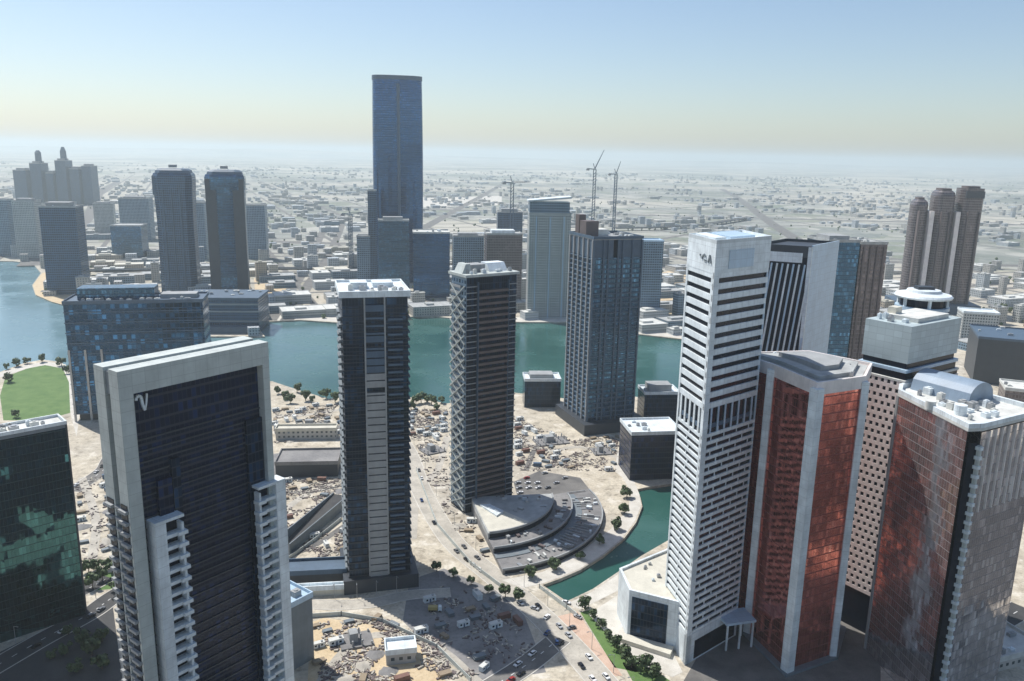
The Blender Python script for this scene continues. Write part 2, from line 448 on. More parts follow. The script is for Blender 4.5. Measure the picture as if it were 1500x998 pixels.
prom = [(-24 + r * math.cos(a), 478 + r * math.sin(a)) for r, a in [(88, rad(t)) for t in range(-78, 34, 6)]] + [(-24 + 101 * math.cos(rad(t)), 478 + 97 * math.sin(rad(t))) for t in range(30, -80, -6)]
prom_c = [q for q in prom]
sheet('path', gp((735, 850), (795, 838), (850, 810), (895, 775), (920, 745), (925, 722), (912, 700), (900, 690), (905, 660), (918, 660), (927, 700), (937, 725), (939, 742), (930, 764), (913, 787), (884, 811), (850, 833), (820, 846), (795, 855), (765, 862)), .05, PALEPAVE)
sheet('path', gp((832, 884), (870, 866), (906, 841), (906, 865), (880, 878), (850, 893)), .05, PALEPAVE)
sheet('terrace', gp((862, 900), (905, 872), (912, 905), (940, 940), (985, 955), (1000, 985), (985, 992), (940, 975), (895, 935)), .08, PALEPAVE)
sheet('beach', gp((52, 432), (75, 442), (97, 448), (130, 452), (130, 420), (95, 395), (62, 400), (48, 418)), .05, SANDPIT)
sheet('quay', gp((392, 470), (440, 468), (500, 472), (500, 463), (440, 459), (392, 460)), .05, PALEPAVE)
sheet('quay', gp((750, 471.5), (832, 471.5), (880, 477), (932, 488.5), (1000, 496), (1000, 488), (932, 480), (880, 470), (832, 465), (750, 465)), .05, PALEPAVE)
sheet('sand', gp((372, 408), (420, 402), (425, 435), (375, 440)), .05, SANDPIT)
sheet('sand', gp((968, 400), (1012, 390), (1012, 470), (940, 462)), .05, SANDPIT)
sheet('sand', gp((600, 290), (735, 287), (735, 301), (600, 304)), .1, PALEPAVE)
sheet('site_yard', gp((400, 665), (502, 655), (505, 695), (400, 705)), .02, SITEGREY)
sheet('courtyard', gp((1000, 1000), (1040, 930), (1110, 880), (1240, 860), (1290, 900), (1290, 1010)), .02, ASPHALT)
sheet('car_park', gp((752, 706), (790, 690), (850, 700), (870, 725), (850, 752), (760, 735)), .02, ASPHALT)
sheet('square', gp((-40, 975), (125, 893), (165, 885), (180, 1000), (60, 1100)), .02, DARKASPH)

road('road', [(560, 610), (596, 660), (618, 720), (660, 790), (715, 838), (770, 882), (820, 930), (870, 985), (915, 1040)], 13, DIRT, .03, dashes=False)
road('road', [(820, 935), (770, 975), (700, 1020)], 11, ASPHALT, .05)
road('road', [(400, 876), (470, 886), (540, 884), (600, 872), (660, 868)], 8, DIRT, .06, dashes=False)
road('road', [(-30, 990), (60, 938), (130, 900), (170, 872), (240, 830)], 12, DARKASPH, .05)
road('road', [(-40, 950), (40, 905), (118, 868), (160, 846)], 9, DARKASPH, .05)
road('road', [(105, 720), (150, 690), (180, 660), (300, 640)], 11, ASPHALT, .03)
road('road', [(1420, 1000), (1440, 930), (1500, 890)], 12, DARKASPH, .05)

# ------------------------------------------------------------------ big buildings
def tower(name, label, cat, A, a, group=None):
    return thing(name, label, cat, (A[0], A[1], 0), rad(a), group)
def nogo(A, a, w, d, m=3):
    e = Vector((math.cos(rad(a)), math.sin(rad(a)))); g = Vector((-e.y, e.x)); A = Vector(A)
    NOGO.append([tuple(A - e * m - g * m), tuple(A + e * (w + m) - g * m), tuple(A + e * (w + m) + g * (d + m)), tuple(A - e * m + g * (d + m))])
def parapet(mb, poly, z, h=1.4, t=.5):
    i = inset(poly, t); n = len(poly)
    for k in range(n):
        j = (k + 1) % n
        mb.face([(*poly[k], z), (*poly[j], z), (*poly[j], z + h), (*poly[k], z + h)])
        mb.face([(*i[j], z), (*i[k], z), (*i[k], z + h), (*i[j], z + h)])
        mb.face([(*poly[k], z + h), (*poly[j], z + h), (*i[j], z + h), (*i[k], z + h)])
    return mb
def roof_units(t, poly, z, n, mat=None, seed=1, smin=1.5, smax=4, hmax=2.6):
    """air-handling boxes standing on a roof: parts of the building"""
    r = random.Random(seed); xs = [p[0] for p in poly]; ys = [p[1] for p in poly]; done = []
    for k in range(n * 8):
        x = r.uniform(min(xs), max(xs)); y = r.uniform(min(ys), max(ys)); s = r.uniform(smin, smax); q = r.uniform(.5, 1) * s
        if not all(inpoly(x + dx * (s / 2 + .8), y + dy * (q / 2 + .8), poly) for dx in (-1, 1) for dy in (-1, 1)): continue
        if any(abs(x - X) < (s + S2) / 2 + .4 and abs(y - Y) < (q + Q2) / 2 + .4 for X, Y, S2, Q2 in done): continue
        done.append((x, y, s, q)); h = r.uniform(1, hmax)
        m = MB().box(x - s / 2, x + s / 2, y - q / 2, y + q / 2, z, z + h)
        m.cyl(x, y, min(s, q) * .32, z + h, z + h + .35, 10)
        m.build('roof_unit', mat or r.choice([STEEL, ROOFPALE, GREY, WHITE]), t)
        if len(done) >= n: break

# --- left: portal-frame tower with the white balcony stacks
def portal_tower():
    A = (-121.6, 242.2); w, d, h = 55.6, 14.8, 152.0
    t = tower('office_tower', 'dark glass tower framed by a huge off-white portal, with white balcony stacks up its front', 'tower', A, 53)
    nogo(A, 53, w, d)
    MB().box(4.2, w - 2.6, 3.4, d - 3.0, 0, h - 7.2).build('glass_body', NAVYGL, t)
    # front and back portal frames, with a gap between them seen on the side
    for y0, y1 in ((0, 5.6), (8.8, d)):
        m = MB(); m.box(0, 4.6, y0, y1, 0, h - 8); m.box(w - 2.8, w, y0, y1, 0, h - 8); m.box(0, w, y0, y1, h - 8, h)
        m.build('portal_frame', OFFWHITE, t)
    MB().box(.6, w - .6, 5.6, 8.8, h - 8.6, h - 1.2).build('roof_link', MIDGREY, t)
    # balconies in the side gap and on the lower side face
    sb = MB().box(-1.3, .0, .6, 5.2, 0, 1.0).box(-1.3, 0, 9.6, d - .8, 0, 1.0).box(-.5, .5, 5.6, 8.8, 0, .9).mesh('side_balcony')
    rep('side_balcony', sb, GREY, t, [3 + 3.9 * k for k in range(27)])
    MB().box(-.25, 0, 1.2, 5.0, 2, 107).box(-.25, 0, 9.8, d - 1, 2, 107).build('side_window_strip', BLACKGL, t)
    # floor edges inside the recess
    fl = MB().box(4.6, w - 2.8, 2.9, 3.4, 0, .55).mesh('floor_edge')
    rep('floor_edge', fl, DARKGREY, t, [6 + 3.9 * k for k in range(32)])
    # projecting bays of glass in the recess
    MB().box(11, 16, 1.6, 3.4, 0, 112).build('glass_bay', NAVYGL, t)
    MB().box(16.5, 19.5, 2.0, 3.4, 0, 118).build('glass_bay', DARKGL, t)
    MB().box(46, w - 3, 1.8, 3.4, 0, 124).build('glass_bay', DARKGL, t)
    # white balcony stacks
    def stack(x0, x1, ztop, solid_left):
        s = MB()
        if solid_left: s.box(x0, x0 + 4.0, -2.2, 3.2, 0, ztop)
        else: s.box(x1 - 4.4, x1, -2.2, 3.2, 0, ztop)
        s.box(x0, x1, -2.2, 3.2, ztop, ztop + 1.0)
        st = s.build('balcony_stack', WHITE, t)
        xa, xb = (x0 + 4, x1 - .2) if solid_left else (x0 + .2, x1 - 4.4)
        MB().box(xa + .4, xb - .4, 1.0, 3.1, 0, ztop - .2).build('balcony_recess', BLACKGL, st)
        b = MB().box(xa, xb, -2.0, 1.0, 0, 1.25)
        if solid_left: b.box(xb - 2.6, xb + .9, -2.9, .2, 0, 1.3).box(xb - .9, xb, -2.0, 1.0, 0, 4.3)
        else: b.box(xa - .9, xa + 2.6, -2.9, .2, 0, 1.3).box(xa, xa + .9, -2.0, 1.0, 0, 4.3)
        bm_ = b.mesh('balcony')
        k = 2.0
        while k < ztop - 4.3: put('balcony', bm_, WHITE, st, (0, 0, k)); k += 4.3
    stack(6.6, 17.2, 98.5, True)
    stack(46.8, 58.8, 98.0, False)
    # emblem on the dark glass: a hooked V of white strokes
    m = MB(); zc = 139.6; xo = 8.4
    def stroke(a, b, wd): m.bar((xo + a[0], 2.7, zc + a[1]), (xo + b[0], 2.7, zc + b[1]), wd)
    m2 = [(-1.9, 1.2), (-1.7, 2.1), (-.9, 2.6), (-.2, 2.2), (.0, 1.2), (.2, -.6), (.9, -2.6)]
    for p, q in zip(m2, m2[1:]): stroke(p, q, .85)
    stroke((.9, -2.6), (1.5, -.4), .55); stroke((1.5, -.4), (1.9, 2.7), .55)
    m.build('emblem', WHITE, t)
portal_tower()

# --- left edge: green mirror-glass block
def green_block():
    t = tower('office_block', 'dark green mirror-glass office block cut off by the lower left edge of the photo', 'office block', (-202, 352), 43)
    nogo((-272, 287), 43, 95, 14)
    MB().box(-95, 0, 0, 13, 0, 94.6).build('glass_body', TEALGL, t)
    p = rect(-95, 0, 0, 13)
    MB().prism(inset(p, -.25), 94.6, 96.2).build('roof_edge', MIDGREY, t)
    MB().prism(inset(p, .5), 96.2, 96.5).build('roof', ROOFPALE, t)
    parapet(MB(), inset(p, -.3), 96.2, 1.6, .7).build('parapet', WHITE, t)
    MB().box(-.4, .3, -.4, 13.3, 0, 96).build('end_wall', DARKGREY, t)
    roof_units(t, rect(-60, -4, 2, 11), 96.5, 14, seed=3)
    # rooftop drum with dark hoop
    dm = MB(); dm.sm = True
    for k in range(1): dm.loft([(circ(-38, 6, r, 28), z) for r, z in ((5.0, 96.5), (5.0, 100), (4.6, 102), (3.4, 103.6), (1.6, 104.4), (.1, 104.6))])
    dm.build('roof_drum', OFFWHITE, t)
    hp = MB()
    for i in range(20):
        a, b = PI * i / 20, PI * (i + 1) / 20
        hp.bar((-38 - 7.2 * math.cos(a), 6.5, 96.5 + 11.0 * math.sin(a)), (-38 - 7.2 * math.cos(b), 6.5, 96.5 + 11.0 * math.sin(b)), 1.3)
    hp.build('roof_hoop', DARKGREY, t)
green_block()

# --- dark tower with central grey strip (T11)
def strip_tower():
    A = (-80.5, 378.0); w, d, h = 31.0, 34.0, 152.5
    t = tower('office_tower', 'dark slim tower with pale flat roof slab and grey strip down its front', 'tower', A, 15)
    nogo(A, 15, w, d)
    MB().box(0, w, 0, d, 0, h).build('glass_body', DARKGL, t)
    sl = MB()
    sl.prism(rect(-.5, w + .5, -.5, d + .5), 0, .42, True)
    me = sl.mesh('floor_slab')
    rep('floor_slab', me, DARKGREY, t, [4.2 + 3.75 * k for k in range(39)])
    # central strip: spandrels with dark openings between
    for k in range(39):
        z = 3.0 + 3.75 * k
        op = k in (27, 36, 37, 33) or (k > 33 and k % 2)
        MB().box(10.6, 19.6, -1.3, .0, z, z + (1.0 if op else 3.15)).build('strip_panel', GREY if k < 30 else SLATE, t)
    MB().box(10.0, 10.7, -1.6, 0, 8, h).build('strip_fin', GREY, t)
    MB().box(19.5, 20.2, -1.6, 0, 8, h).build('strip_fin', GREY, t)
    # balconies on the right of the front and on the left side
    b = MB().box(21.2, 28.4, -1.5, 0, 0, 1.0).box(w, w + 1.4, 3, 14, 0, 1.0).mesh('balcony')
    rep('balcony', b, SLATE, t, [6 + 3.75 * k for k in range(37)])
    b = MB().box(-1.5, 0, 5, 14, 0, 1.1).box(-1.5, 0, 19, 28, 0, 1.1).mesh('side_balcony')
    rep('side_balcony', b, MIDGREY, t, [6 + 3.75 * k for k in range(37)])
    rp = rect(-1.4, w + 1.2, -1.8, d + 1.5)
    MB().prism(rp, h, h + 1.8, True).build('roof_slab', WHITE, t)
    parapet(MB(), rp, h + 1.8, 1.2, .6).build('parapet', WHITE, t)
    MB().box(5, 13, 12, 22, h + 1.8, h + 5).box(16, 26, 16, 26, h + 1.8, h + 4.2).build('lift_house', WHITE, t)
    roof_units(t, rect(0, w, 0, 11), h + 1.8, 9, seed=5)
    MB().box(-3, w + 4, -3.5, d, 0, 7.5).build('podium', DARKGREY, t)
strip_tower()

# --- lattice-sided tower above the curved podium (T12)
def lattice_tower():
    A = (-27.0, 473.0); w, d, h = 35.0, 18.0, 149.0
    t = tower('apartment_tower', 'tall slim tower with pale zigzag lattice on its sunny side, rising above the curved podium', 'tower', A, 34)
    nogo(A, 34, w, d)
    MB().box(0, w, 0, d, 0, h).build('glass_body', DARKGL, t)
    # front: stacked brown balconies in the middle, dark glass at both sides
    b = MB().box(7, w - 6.5, -2.0, 0, 0, 1.5).mesh('balcony')
    rep('balcony', b, BROWN, t, [6 + 3.7 * k for k in range(37)])
    b = MB().box(-.4, 7, -.7, 0, 0, .55).box(w - 6.5, w + .4, -.7, 0, 0, .55).mesh('floor_edge')
    rep('floor_edge', b, GREY, t, [6 + 3.7 * k for k in range(38)])
    MB().box(6.7, 7.1, -2.2, 0, 3, h - 3).box(w - 6.8, w - 6.4, -2.2, 0, 3, h - 3).build('balcony_fin', SLATE, t)
    # sunny side: pale wall, floors stepping in and out as a zigzag lattice
    MB().box(-.3, 0, .3, d - .3, 2, h).build('side_wall', GREYRES, t)
    for k in range(38):
        ph = k % 8; y0 = (ph if ph < 4 else 8 - ph) * 1.9
        z = 5 + 3.7 * k
        MB().box(-1.3, -.3, y0, y0 + 10.2, z, z + 1.5).build('lattice_band', GREY, t)
    for k in range(-1, 19):
        z = 5 + 7.4 * k
        if z + 13 < h:
            MB().bar((-1.5, .4, max(2, z)), (-1.5, d - .4, z + 13), .6).build('lattice_brace', OFFWHITE, t)
            MB().bar((-1.6, d - .4, max(2, z)), (-1.6, .4, z + 13), .6).build('lattice_brace', OFFWHITE, t)
    MB().prism(rect(-2, w + .8, -2.2, d + 1), h, h + 1.6, True).build('roof_slab', OFFWHITE, t)
    MB().box(6, 16, 6, 15, h + 1.6, h + 6.2).build('lift_house', GREY, t)
    MB().loft([(rect(18, 31, 4, 15), h + 1.6), (rect(18.5, 31, 8, 15), h + 6.5)]).build('sloping_screen', WHITE, t)
    MB().loft([(rect(-1, 5, 4, 14), h + 1.6), (rect(2, 5, 5, 14), h + 7.0)]).build('sloping_screen', OFFWHITE, t)
    roof_units(t, rect(0, w, -1, 6), h + 1.6, 8, seed=8)
lattice_tower()

# --- curved terraced podium
def crescent():
    t = thing('podium_building', 'curved low building of dark stepped terraces with a beige roof deck beside the canal', 'podium', (-24, 478, 0))
    def sector(r, a0, a1, n=26): return [(0, 0)] + [(r * math.cos(rad(a0 + (a1 - a0) * i / n)), r * math.sin(rad(a0 + (a1 - a0) * i / n))) for i in range(n + 1)]
    NOGO.append([(x - 24, y + 478) for x, y in sector(90, -78, 34)])
    for r, a0, a1, z0, z1, mt in ((83, -75, 22, 0, 2.6, SITEGREY), (70, -75.3, 18, 2.6, 3.0, MIDGREY), (64, -75.6, 14, 3.0, 5.8, SITEGREY), (52, -76, 8, 5.8, 9.2, ROOFGREY)):
        MB().prism(sector(r, a0, a1), z0, z1).build('terrace', mt, t)
    def arcwall(r, a0, a1, z0, z1, th):
        m = MB(); n = 24
        for i in range(n):
            p = [rad(a0 + (a1 - a0) * (i + k) / n) for k in (0, 1)]
            q = [(r * math.cos(x), r * math.sin(x)) for x in p]; q2 = [((r + th) * math.cos(x), (r + th) * math.sin(x)) for x in p]
            m.prism([q[0], q2[0], q2[1], q[1]], z0, z1)
        return m
    arcwall(83.0, -74, 21, .3, 2.0, .15).build('glazing', BLACKGL, t)
    arcwall(64.0, -75, 13, 3.2, 5.3, .15).build('glazing', BLACKGL, t)
    arcwall(52.0, -75, 7, 6.0, 8.7, .15).build('glazing', BLACKGL, t)
    for r, z in ((83, 2.6), (64, 5.8), (52, 9.2)): arcwall(r - .6, -75, {83: 21, 64: 13, 52: 7}[r], z, z + 1.0, .8).build('parapet', GREY, t)
    # side wall along the straight edge and beige roof deck
    dk = [(r * math.cos(rad(a)), r * math.sin(rad(a))) for r, a in ((12, -74), (50.5, -75), (50.5, -66), (50.5, -58), (50.5, -50), (50.5, -44), (14, -44))]
    MB().prism(dk, 9.2, 9.5).build('roof_deck', CREAM, t)
    sk = [(r * math.cos(rad(a)), r * math.sin(rad(a))) for r, a in ((16, -66), (34, -60), (31, -47), (18, -47))]
    MB().prism(sk, 9.5, 10.6).build('skylight', WHITE, t)
    r = random.Random(4)
    rib = MB()
    for k in range(36):
        if r.random() < .45: continue
        a = rad(-72 + 92 * k / 35); q0 = r.uniform(66, 70); q1 = r.uniform(74, 81.5)
        rib.bar((q0 * math.cos(a), q0 * math.sin(a), 3.3), (q1 * math.cos(a), q1 * math.sin(a), 3.3), .5)
    rib.build('pergola', GREY, t)
    for k in range(95):
        a = rad(r.uniform(-72, 18)); q = r.choice([r.uniform(14, 49), r.uniform(54, 62), r.uniform(66, 81), r.uniform(66, 81)])
        z = 9.2 if q < 50 else 5.8 if q < 63 else 2.6
        if math.degrees(a) > 6 and q < 63: continue
        if -76 < math.degrees(a) < -42 and q < 50: continue
        sx, sy = r.uniform(.5, 2.2), r.uniform(.4, 1.2); th = a + r.uniform(-.3, .3); c_, s_ = math.cos(th), math.sin(th); X, Y = q * math.cos(a), q * math.sin(a)
        MB().prism([(X + u * c_ - v * s_, Y + u * s_ + v * c_) for u, v in rect(-sx, sx, -sy, sy)], z, z + r.uniform(.4, 1.8)).build('roof_unit', r.choice([WHITE, STEEL, GREY, BROWN, ROOFPALE, SITEGREY]), t)
crescent()

# --- concrete-grid tower by the creek
def grid_tower():
    A = (62.0, 632.0); w, d, h = 42.0, 45.0, 156.0
    t = tower('unfinished_tower', 'grey blue tower with exposed concrete grid and unfinished top beside the creek', 'tower', A, 20)
    nogo(A, 20, w, d)
    MB().box(0, w, 0, d, 0, h - 14).build('glass_body', STEELGL, t)
    sl = MB(); sl.prism(rect(-.8, w + .8, -.8, d + .8), 0, .7, True); me = sl.mesh('floor_slab')
    rep('floor_slab', me, SLATE, t, [4 + 3.9 * k for k in range(36)])
    for x in (0, 8.4, 12.6, 21, 25.2, 33.6, w): MB().box(x - .55, x + .55, -1.2, 0, 0, h).build('pier', SLATE, t)
    for y in (0.8, 9, 18, 27, 36, d - .8): MB().box(-1.2, 0, y - .6, y + .6, 0, h).build('pier', GREY, t)
    # open top storeys round a dark opening
    MB().box(0, 17, 0, d, h - 14, h).box(22, w, 0, d, h - 14, h).box(17, 22, 12, d, h - 14, h).build('crown_wall', SLATE, t)
    MB().box(0, w, 0, d, h, h + .8).build('roof_slab', GREY, t)
    parapet(MB(), rect(-.8, w + .8, -.8, d + .8), h + .8, 2.2, .6).build('parapet', SLATE, t)
    MB().box(2, 13, 20, 32, h + .8, h + 13).build('lift_core', BROWN, t)
    MB().box(3, 9, 36, 43, h + .8, h + 17).build('lift_core', BROWN, t)
    MB().box(14, 24, 24, 36, h + .8, h + 6).build('plant_room', ROOFPALE, t)
    roof_units(t, rect(24, w, 4, d), h + .8, 10, seed=2)
    MB().box(-6, w + 8, -9, d + 6, 0, 9).build('podium', DARKGREY, t)
grid_tower()

# --- striped white tower
def striped_tower():
    A = (79.6, 321.0); w, d, h = 38.0, 28.0, 187.0
    sk = (math.cos(rad(61)), math.sin(rad(61)))   # the narrow side runs back at 61 degrees on plan
    MB.XF = lambda p: (p[0] + p[1] * sk[0], p[1] * sk[1], p[2])
    t = tower('office_tower', 'white tower banded with dark window stripes, its narrow left side in full sun', 'tower', A, 40)
    nogo(A, 40, w, d)
    MB().box(.9, w - .3, .9, d - .6, 0, h - 1).build('glass_body', BLACKGL, t)
    MB().box(0, 3.4, 0, 2.6, 0, h - 12).build('corner_pier', WHITE, t)
    MB().box(0, .9, d - 1.6, d, 0, h - 12).build('corner_pier', WHITE, t)
    MB().box(w - 1.2, w, .2, d, 0, h - 12).build('corner_pier', PALEBLUE, t)
    # crown: solid upper storeys
    MB().box(0, w, 0, d, h - 12, h).build('crown_wall', WHITE, t)
    MB().box(9, 26, -.25, 0, h - 10.5, h - 3).build('crown_panel', PALEBLUE, t)
    parapet(MB(), rect(0, w, 0, d), h, 1.5, .5).build('parapet', WHITE, t)
    MB().box(2, 9, 4, d - 4, h, h + 1.9).build('lift_house', WHITE, t)
    MB().box(13, 30, 5, d - 4, h, h + 1.7).build('plant_room', PALEBLUE, t)
    # worn dark marks of the sign on the narrow side
    m = MB(); z = h - 6.5
    m.bar((-.12, 14.8, z + .6), (-.12, 14.0, z + .6), .7)
    pts = [(12.6, -.8), (11.8, .6), (10.2, 1.3), (8.8, .5)]
    for p, q in zip(pts, pts[1:]): m.bar((-.12, p[0], z + p[1]), (-.12, q[0], z + q[1]), .6)
    m.bar((-.12, 10.4, z - 1.0), (-.12, 8.2, z - 1.0), .6)
    m.bar((-.12, 6.4, z - 1.5), (-.12, 5.0, z + 1.5), .8); m.bar((-.12, 5.0, z + 1.5), (-.12, 3.6, z - 1.5), .8)
    m.build('sign_lettering', MIDGREY, t)
    # upper zone bands, pitch 4.9
    up = MB(); up.box(0, w - .1, .15, 1.3, 0, 2.5); up.box(.12, 1.3, 1.3, d - .1, 0, 2.5); me = up.mesh('spandrel')
    zs = []; z = 118.5
    while z < h - 12: zs.append(z); z += 4.55
    rep('spandrel', me, WHITE, t, zs)
    MB().box(.4, w - .5, .5, 1.4, 109.5, 111.4).box(.4, 1.4, 1.4, d - .5, 109.5, 111.4).build('plant_louvre', SLATE, t)
    for k in range(7): MB().box(5 + 4.8 * k, 6.2 + 4.8 * k, .3, 1.3, 106, 118.5).build('plant_pier', PALEBLUE, t)
    for k in range(5): MB().box(.15, 1.2, 4.2 + 4.8 * k, 5.9 + 4.8 * k, 106, 118.5).build('plant_pier', WHITE, t)
    # lower zone: thinner bands with staggered piers
    for o in (0, 1):
        m = MB(); m.box(0, w - .1, .15, 1.3, 0, 1.5); m.box(.12, 1.3, 1.3, d - .1, 0, 1.5)
        for x in range(4): m.box(6.4 + 9 * x + 4.4 * o, min(w, 7.1 + 9 * x + 4.4 * o), .6, 1.3, 1.45, 3.45)
        m.box(.4, 1.3, 13.6 + 2.0 * o, 14.4 + 2.0 * o, 1.7, 3.45)
        me = m.mesh('spandrel')
        rep('spandrel', me, WHITE, t, [14 + 3.4 * k for k in range(o, 28, 2)])
    MB().box(0, w, 0, d, 0, 14).build('base_wall', WHITE, t)
    MB().box(6, w - 2, -.2, 0, 1, 10).build('lobby_glass', BLACKGL, t)
    MB.XF = None
striped_tower()

# podium of the striped tower: white walls, beige roof, dark glazed front
def white_podium():
    z = 24.0
    c = [G(907, 834, z), G(922, 866, z), G(1000, 885, z), G(990, 800, z)]
    t = thing('podium_building', 'white walled podium with dark glass front at the foot of the striped tower', 'podium', (*c[1], 0))
    q = [(x - c[1][0], y - c[1][1]) for x, y in c]
    q = [q[0], q[1], q[2], q[3]]
    area = sum(q[i][0] * q[(i + 1) % 4][1] - q[(i + 1) % 4][0] * q[i][1] for i in range(4))
    if area < 0: q.reverse()
    NOGO.append([(x + c[1][0], y + c[1][1]) for x, y in q])
    MB().prism(q, 0, z - 1).build('wall', WHITE, t)
    MB().prism(inset(q, 1.2), z - 1, z - .6).build('roof_deck', CREAM, t)
    parapet(MB(), q, z - 1, 1.6, 1.2).build('parapet', WHITE, t)
    # glazed front on the edge facing the viewer
    a = Vector((0, 0)); b = Vector((G(1000, 885, z)[0] - c[1][0], G(1000, 885, z)[1] - c[1][1]))
    e = (b - a).normalized(); nn = Vector((e.y, -e.x)); L = (b - a).length
    p = [a + e * 1.5 + nn * .3, a + e * (L * .74) + nn * .3, a + e * (L * .74) - nn * .2, a + e * 1.5 - nn * .2]
    MB().prism([tuple(x) for x in p], 2, z - 2.4, True).build('glazed_front', DARKGL, t)
    r = random.Random(9)
    roof_units(t, inset(q, 2.5), z - .6, 6, seed=9, smin=1.2, smax=2.4, hmax=1.6)
    MB().prism([tuple(a + e * s + nn * o) for s, o in ((-1, .5), (-1, 5.5), (L * .9, 7.5), (L * .9, .5))], 0, 2.2).build('entrance_steps', CREAM, t)
white_podium()

# --- tower with angled louvres behind
def louvre_tower():
    A = (167.0, 459.0); h = 172.0
    t = tower('office_tower', 'tower with steep black and white slanted fins behind the striped white tower', 'tower', A, 0)
    e1 = Vector((-math.cos(rad(-24)), -math.sin(rad(-24)))); e2 = Vector((math.cos(rad(50)), math.sin(rad(50))))
    w, d = 30.0, 44.0
    p = [tuple(e1 * w), (0, 0), tuple(e2 * d), tuple(e1 * w + e2 * d)]
    NOGO.append([(x + A[0], y + A[1]) for x, y in p])
    MB().prism(p, 0, h - 6).build('glass_body', BLACKGL, t)
    nn = Vector((e1.y, -e1.x));
    if nn.y > 0: nn = -nn
    # slanted fins over the left face
    r = random.Random(3)
    for k in range(-3, 13):
        s0 = k * 3.0; 
        for z0, z1, lean in ((8, 88, 6.5), (88, h - 10, 6.5)):
            a, b = s0 + (0 if z0 < 50 else 3.2), s0 + lean + (0 if z0 < 50 else 3.2)
            za, zb = z0, z1
            if b > w: zb = z0 + (z1 - z0) * max(0, (w - a)) / (b - a); b = w
            if a < 0: za = z0 + (z1 - z0) * (-a) / max(.01, (b - a)) if b > 0 else 1e9; a = 0
            if zb - za < 4 or a > w: continue
            pa = e1 * (w - a) + nn * .5; pb = e1 * (w - b) + nn * .5
            MB().bar((pa.x, pa.y, za), (pb.x, pb.y, zb), 1.0).build('slanted_fin', WHITE if k % 2 else PALEBLUE, t)
    # end wall in pale blue and white edge
    ip = [tuple(Vector((.02, -.02)) + e2 * 1.6), tuple(e2 * d), tuple(e2 * d + Vector((.6, -.5))), tuple(e2 * 1.6 + Vector((.6, -.5)))]
    n2 = Vector((e2.y, -e2.x))
    MB().prism([tuple(e2 * 1.4 + n2 * .7), tuple(e2 * d + n2 * .7), tuple(e2 * d), tuple(e2 * 1.4)], 0, h + 1).build('end_wall', PALEBLUE, t)
    MB().prism([tuple(n2 * .7), tuple(e2 * 1.4 + n2 * .7), tuple(e2 * 1.4 + e1 * 1.2), tuple(e1 * 1.2 + nn * .6)], 0, h).build('edge_fin', WHITE, t)
    MB().prism([tuple(e1 * w + nn * .6), tuple(e1 * (w - 1.2) + nn * .6), tuple(e1 * (w - 1.2)), tuple(e1 * w)], 0, h).build('edge_fin', DARKGREY, t)
    MB().prism(inset(p, 1), h - 6, h - 1).build('crown_wall', DARKGREY, t)
    m = MB().prism([tuple(e1 * (w - 4) + nn * .8), tuple(e1 * 4 + nn * .8), tuple(e1 * 4), tuple(e1 * (w - 4))], h - 9, h - 3.5, True)
    m.build('crown_panel', WHITE, t)
    parapet(MB(), p, h - 6, 6.5, .8).build('parapet', DARKGREY, t)
louvre_tower()

# --- red mirror-glass tower with white columns
RV = [(104, 367), (115, 347), (124, 318), (148, 330), (160, 352), (140, 374)]
def red_tower():
    t = thing('office_tower', 'red mirror-glass faceted tower with tall white columns at its corners', 'tower', (*RV[2], 0))
    h = 131.0
    q = [(x - RV[2][0], y - RV[2][1]) for x, y in RV]
    NOGO.append(RV)
    MB().prism(q, 0, h - 4).build('glass_body', REDGL, t)
    MB().prism(inset(q, -.5), h - 4, h).build('crown_band', PINKWHITE, t)
    MB().prism(inset(q, 1.2), h, h + .3).build('roof', ROOFGREY, t)
    parapet(MB(), inset(q, -.5), h, 1.4, .9).build('parapet', PINKWHITE, t)
    for k, r in ((1, 1.9), (2, 2.3), (3, 1.7)):
        x, y = q[k]; v = Vector((x, y)) - sum((Vector(p) for p in q), Vector((0, 0))) / 6; v.normalize()
        MB().prism(circ(x + v.x * .3, y + v.y * .3, r * 1.25, 4, math.atan2(v.y, v.x)), 0, h - 1).build('corner_column', WHITE, t)
    i = inset(q, 5)
    MB().prism(i, h + .3, h + 2.0).build('plant_screen', ROOFGREY, t)
    MB().prism(inset(q, 11), h + 2.0, h + 4).build('plant_room', GREY, t)
    roof_units(t, inset(q, 1.5), h + .3, 12, seed=12, smin=1, smax=2.6)
    # canopy and plinth at the foot
    MB().prism(inset(q, -3), 0, 1.2).build('plinth', MIDGREY, t)
red_tower()

def entrance_portal():
    t = thing('entrance_canopy', 'pale flat canopy on slim posts standing in the shaded court between striped and red towers', 'canopy', (*G(1075, 945), 0), rad(15))
    MB().box(-7, 8, -4, 7, 13, 14.2).build('canopy_roof', PALEBLUE, t)
    for x in (-6, 0.5, 7):
        for y in (-3.2, 6.2): MB().box(x - .35, x + .35, y - .35, y + .35, 0, 13).build('post', WHITE, t)
entrance_portal()

